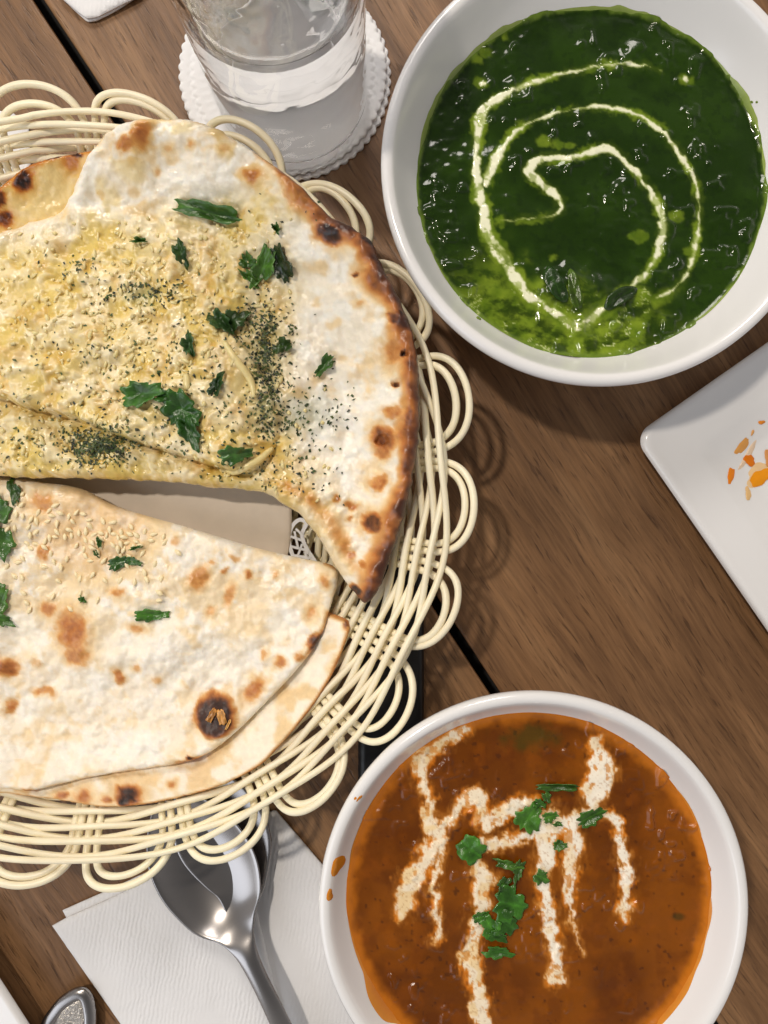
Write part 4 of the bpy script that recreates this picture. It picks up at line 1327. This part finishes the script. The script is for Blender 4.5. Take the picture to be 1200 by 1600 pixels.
for _ in range(90):
    px_, py_ = random.gauss(215, 95), random.gauss(500, 80)
    if -20 < px_ < 430 and 370 < py_ < 700: shred(gsf, px_, py_, random.uniform(.0008, .0020), random.uniform(.0004, .0009))
cnt = 0
while cnt < 520:
    px_, py_ = random.uniform(-30, 520), random.uniform(350, 800)
    if py_ > 735 + max(0, px_ - 300) * .25: continue
    w = float(GARL(np.array([px_]), np.array([py_]))[0]) * (.35 + .65 * math.exp(-((px_ - 210) / 190) ** 2))
    if px_ > 430 and py_ > 600: w = max(w, .25)
    if random.random() > w: continue
    shred(gsf, px_, py_, random.uniform(.0004, .0011) * (1.7 if random.random() < .12 else 1), random.uniform(.0004, .0009)); cnt += 1
o = link("garlic_shreds", mesh("garlic_shreds", VV, FF), M["garlic"], garn); o["kind"] = "stuff"

# a few larger garlic shavings that can be told apart
for i, (pth, r) in enumerate((([(348, 735), (375, 738), (405, 724), (428, 702)], .0011), ([(360, 545), (378, 572), (398, 600), (405, 628)], .0011), ([(306, 595), (309, 620)], .0010))):
    p = catmull(pth, 5, closed=False)
    x, y, z = gsf.at(p[:, 0], p[:, 1])
    tz = np.convolve(np.pad(z, 2, mode='edge'), np.ones(5) / 5, 'valid')
    taper = np.sin(np.linspace(.35, math.pi - .35, len(p)))
    V, fs = tube(np.stack([x, y, tz + .0003], 1), r * 1.15 * (.5 + .7 * taper), 8)
    o = link("garlic_shaving", mesh("garlic_shaving", V, fs), M["garlic"], garn)


# ------------------------------------------------------------------ cutlery
def utensil(name, label, path, widths, depths, zs, mat, group=None, nv=13, th=.0012):
    """strip along a path (photo px): half width, hollow depth and edge height at each station"""
    n = 7
    ctl = np.array([(a, b, w, d, z) for (a, b), w, d, z in zip(path, widths, depths, zs)], float)
    c = catmull(ctl, n, closed=False)
    x, y = P(c[:, 0], c[:, 1], c[:, 4]); p = np.stack([x, y], 1)
    t = np.gradient(p, axis=0); t /= np.linalg.norm(t, axis=1)[:, None]; nr = np.stack([-t[:, 1], t[:, 0]], 1)
    vs = np.linspace(-1, 1, nv); V = []
    for i in range(len(c)):
        for v in vs:
            q = p[i] + nr[i] * v * max(c[i, 2], .0003)
            V.append((q[0], q[1], c[i, 4] - c[i, 3] * (1 - v * v) ** (1.0 if c[i, 3] > 0 else .7)))
    fs = [[i * nv + j, i * nv + j + 1, (i + 1) * nv + j + 1, (i + 1) * nv + j] for i in range(len(c) - 1) for j in range(nv - 1)]
    o = link(name, mesh(name, V, fs), mat)
    md = o.modifiers.new("thickness", 'SOLIDIFY'); md.thickness = th; md.offset = 0
    md2 = o.modifiers.new("smooth", 'SUBSURF'); md2.levels = 1; md2.render_levels = 1
    return tag(o, label, "spoon", group)


utensil("table_spoon", "steel spoon with its bowl half under the basket, lying on the napkin",
        [(262, 1240), (268, 1256), (280, 1280), (302, 1325), (328, 1375), (352, 1425), (368, 1455), (382, 1482), (398, 1515), (425, 1570), (455, 1635), (500, 1740), (515, 1775)],
        [.0006, .0095, .0155, .0215, .0222, .0172, .0095, .0054, .0040, .0040, .0046, .0068, .0010],
        [.000, .003, .006, .0085, .0085, .0060, .0020, -.0012, -.0016, -.0014, -.0010, -.0008, 0],
        [.0125, .0125, .0128, .0130, .0130, .0135, .0145, .0155, .0165, .0165, .0140, .0095, .0085], M["steel"], "steel spoons on the napkin")
utensil("table_spoon", "second steel spoon nested beneath the first, mostly under the basket",
        [(312, 1205), (316, 1220), (324, 1245), (340, 1290), (358, 1335), (372, 1385), (374, 1420), (381, 1462), (396, 1512), (423, 1568), (453, 1633), (498, 1738), (513, 1772)],
        [.0006, .0100, .0160, .0205, .0195, .0125, .0065, .0040, .0030, .0030, .0034, .0050, .0010],
        [.000, .0015, .0025, .003, .003, .002, .001, -.0006, -.0005, -.0005, -.0005, -.0005, 0], [.0078, .0078, .0080, .0082, .0082, .0084, .0086, .0088, .0092, .0092, .0085, .0065, .006], M["steel"], "steel spoons on the napkin")

# handle end of a utensil at the bottom left
uh = tag(empty("spoon_handle", PV(110, 1600, 0)), "rounded steel spoon handle end with a textured panel, lower left corner", "spoon")
hp = catmull([(62, 1604), (78, 1576), (96, 1556), (122, 1542), (140, 1548), (149, 1572), (150, 1606), (140, 1660), (110, 1800), (60, 1800), (40, 1680)], 6)
o, hs = sheet("handle", hp, lambda x, y: .006 + 0 * x, lambda x, y, d: .0022 * np.sqrt(1 - (1 - np.clip(d / 11, 0, 1)) ** 2) - .0012 * sstep(15, 20, d), lambda x, y, d: (np.ones((len(x), 3)) * .6, np.zeros(len(x))), M["steel"], step=2.0, thick=.0015); reparent(o, uh)
cxy = np.array([106, 1640.])
ip = catmull([(84, 1606), (94, 1580), (112, 1564), (124, 1562), (132, 1576), (134, 1606), (126, 1660), (100, 1780), (70, 1780), (62, 1680)], 6)
o, _ = sheet("textured_panel", ip, lambda x, y: .0071 + 0 * x, lambda x, y, d: .0005 * np.clip(d / 5, 0, 1), lambda x, y, d: (np.ones((len(x), 3)) * .6, np.zeros(len(x))), M["steel_rough"], step=2.5, thick=.0003); reparent(o, uh)


# ------------------------------------------------------------------ square plates
def plate(label, corner_px, e1, e2, size, zr=.0135, rad=.008):
    C = PV(*corner_px, zr)
    e1 = np.array(e1, float); e1 /= np.linalg.norm(e1); e2 = np.array(e2, float); e2 /= np.linalg.norm(e2)
    n = 150; u = np.linspace(0, 1, n); u = u * u * (3 - 2 * u) * .35 + u * .65
    Uo, Vo = np.meshgrid(u * 2 - 1, u * 2 - 1)
    # squircle mapping so that the corners are rounded
    k = rad / (size / 2)
    lim = 1 - k
    U = Uo.copy(); Vv = Vo.copy()
    m = np.maximum(np.abs(Uo), np.abs(Vo)) + 1e-9
    # scale each ring to a rounded square
    dx, dy = Uo / m, Vo / m
    ax, ay = np.abs(dx), np.abs(dy)
    cxr = np.where((ax > lim) & (ay > lim), 1, 0)
    dd = np.hypot(ax - lim, ay - lim)
    f = np.ones_like(m)
    s_ = np.where(cxr == 1, 1, 0)
    for _ in range(1):
        a_ = ax * ax + ay * ay; b_ = -2 * lim * (ax + ay); c_ = 2 * lim * lim - k * k
        disc = np.maximum(b_ * b_ - 4 * a_ * c_, 0)
        f = np.where(s_ == 1, (-b_ + np.sqrt(disc)) / (2 * a_), 1)
    U = dx * m * f; Vv = dy * m * f
    dist = (1 - m) * size / 2                      # inset from the edge
    zt = np.interp(dist, [0, .0006, .0016, .0030, .006, .020, .027, .034, .045, .2], [zr - .0022, zr - .0006, zr, zr - .0002, zr - .0010, zr - .0036, zr - .0060, zr - .0082, zr - .0090, zr - .0090])
    zb = np.interp(dist, [0, .002, .02, .04, .05, .2], [zr - .0026, zr - .0042, zr - .0080, .0006, .0006, .0012])
    cen = np.array([C.x, C.y]) + (e1 + e2) * size / 2
    off = rad * (1 - 1 / math.sqrt(2)) * 1.0
    cen = cen - (e1 + e2) * off * .5
    X = cen[0] + (U * e1[0] + Vv * e2[0]) * size / 2; Y = cen[1] + (U * e1[1] + Vv * e2[1]) * size / 2
    V = np.vstack([np.stack([X.ravel(), Y.ravel(), zt.ravel()], 1), np.stack([X.ravel(), Y.ravel(), zb.ravel()], 1)])
    N = n * n
    q = np.array([[i * n + j, i * n + j + 1, (i + 1) * n + j + 1, (i + 1) * n + j] for i in range(n - 1) for j in range(n - 1)])
    fs = q.tolist() + (q[:, ::-1] + N).tolist()
    rim = [j for j in range(n)] + [i * n + n - 1 for i in range(1, n)] + [(n - 1) * n + j for j in range(n - 2, -1, -1)] + [i * n for i in range(n - 2, 0, -1)]
    for i in range(len(rim)):
        a, b = rim[i], rim[(i + 1) % len(rim)]
        fs.append([b, a, a + N, b + N])
    root = tag(empty("square_plate", (float(cen[0]), float(cen[1]), 0)), label, "plate")
    me = mesh("plate_body", V, fs)
    import bmesh
    bm = bmesh.new(); bm.from_mesh(me); bmesh.ops.recalc_face_normals(bm, faces=bm.faces); bm.to_mesh(me); bm.free()
    o = link("plate_body", me, M["china"]); reparent(o, root)

    def zat(px, py):
        z = zr - .008
        for _ in range(6):
            x, y = P(px, py, z); r = np.array([float(x) - cen[0], float(y) - cen[1]])
            mm = max(abs(r @ e1), abs(r @ e2)) / (size / 2)
            z = float(np.interp((1 - mm) * size / 2, [0, .0030, .006, .020, .027, .034, .045, .2], [zr, zr - .0002, zr - .0010, zr - .0036, zr - .0060, zr - .0082, zr - .0090, zr - .0090]))
        return z
    return root, zat


rp, zat = plate("white square china plate with orange sauce smears at the right edge", (998, 682), (.819, .573), (.568, -.823), .23)
lp, _ = plate("white plate edge peeking in at the bottom left corner", (-70, 1440), (-.84, -.54), (.54, -.84), .20)


def smear(px, py, L, Wd, ang, col, sd):
    n = 26; ca_, sa_ = math.cos(math.radians(ang)), math.sin(math.radians(ang)); V = []
    for k, h in ((0, .0004), (.5, .00035), (.85, .0002), (1, .00005)):
        for i in range(n):
            t = 2 * math.pi * i / n
            r = k * (.82 + .13 * math.cos(2 * t + sd) + .10 * math.cos(3 * t + sd * 2) + .05 * math.cos(7 * t + sd))
            lx, ly = r * L / 2 * math.cos(t), r * Wd / 2 * math.sin(t)
            qx, qy = px + lx * ca_ - ly * sa_, py + lx * sa_ + ly * ca_
            z = zat(qx, qy) + h + (sd > 2) * .0003; x, y = P(qx, qy, z); V.append((float(x), float(y), z))
    fs = [[j * n + i, j * n + (i + 1) % n, (j + 1) * n + (i + 1) % n, (j + 1) * n + i][::-1] for j in range(3) for i in range(n)]
    me = mesh("sauce_smear", V, fs); setcol(me, np.tile(lin(*col), (len(V), 1)), np.full(len(V), .9))
    o = link("sauce_smear", me, M["red"]); reparent(o, rp)


for i, a in enumerate(((1168, 712, 66, 12, -58, (232, 205, 176)), (1184, 742, 60, 34, -40, (236, 200, 150)), (1142, 743, 36, 11, 100, (232, 132, 20)), (1159, 698, 44, 14, -55, (224, 160, 84)), (1171, 719, 22, 20, 20, (222, 120, 24)), (1190, 745, 46, 30, -35, (236, 150, 24)), (1190, 660, 12, 8, 0, (232, 140, 40)), (1176, 676, 12, 5, -60, (232, 170, 100)), (1169, 771, 12, 24, -10, (232, 190, 130)), (1200, 715, 14, 30, 0, (214, 150, 90)))):
    smear(*a, i + 1)
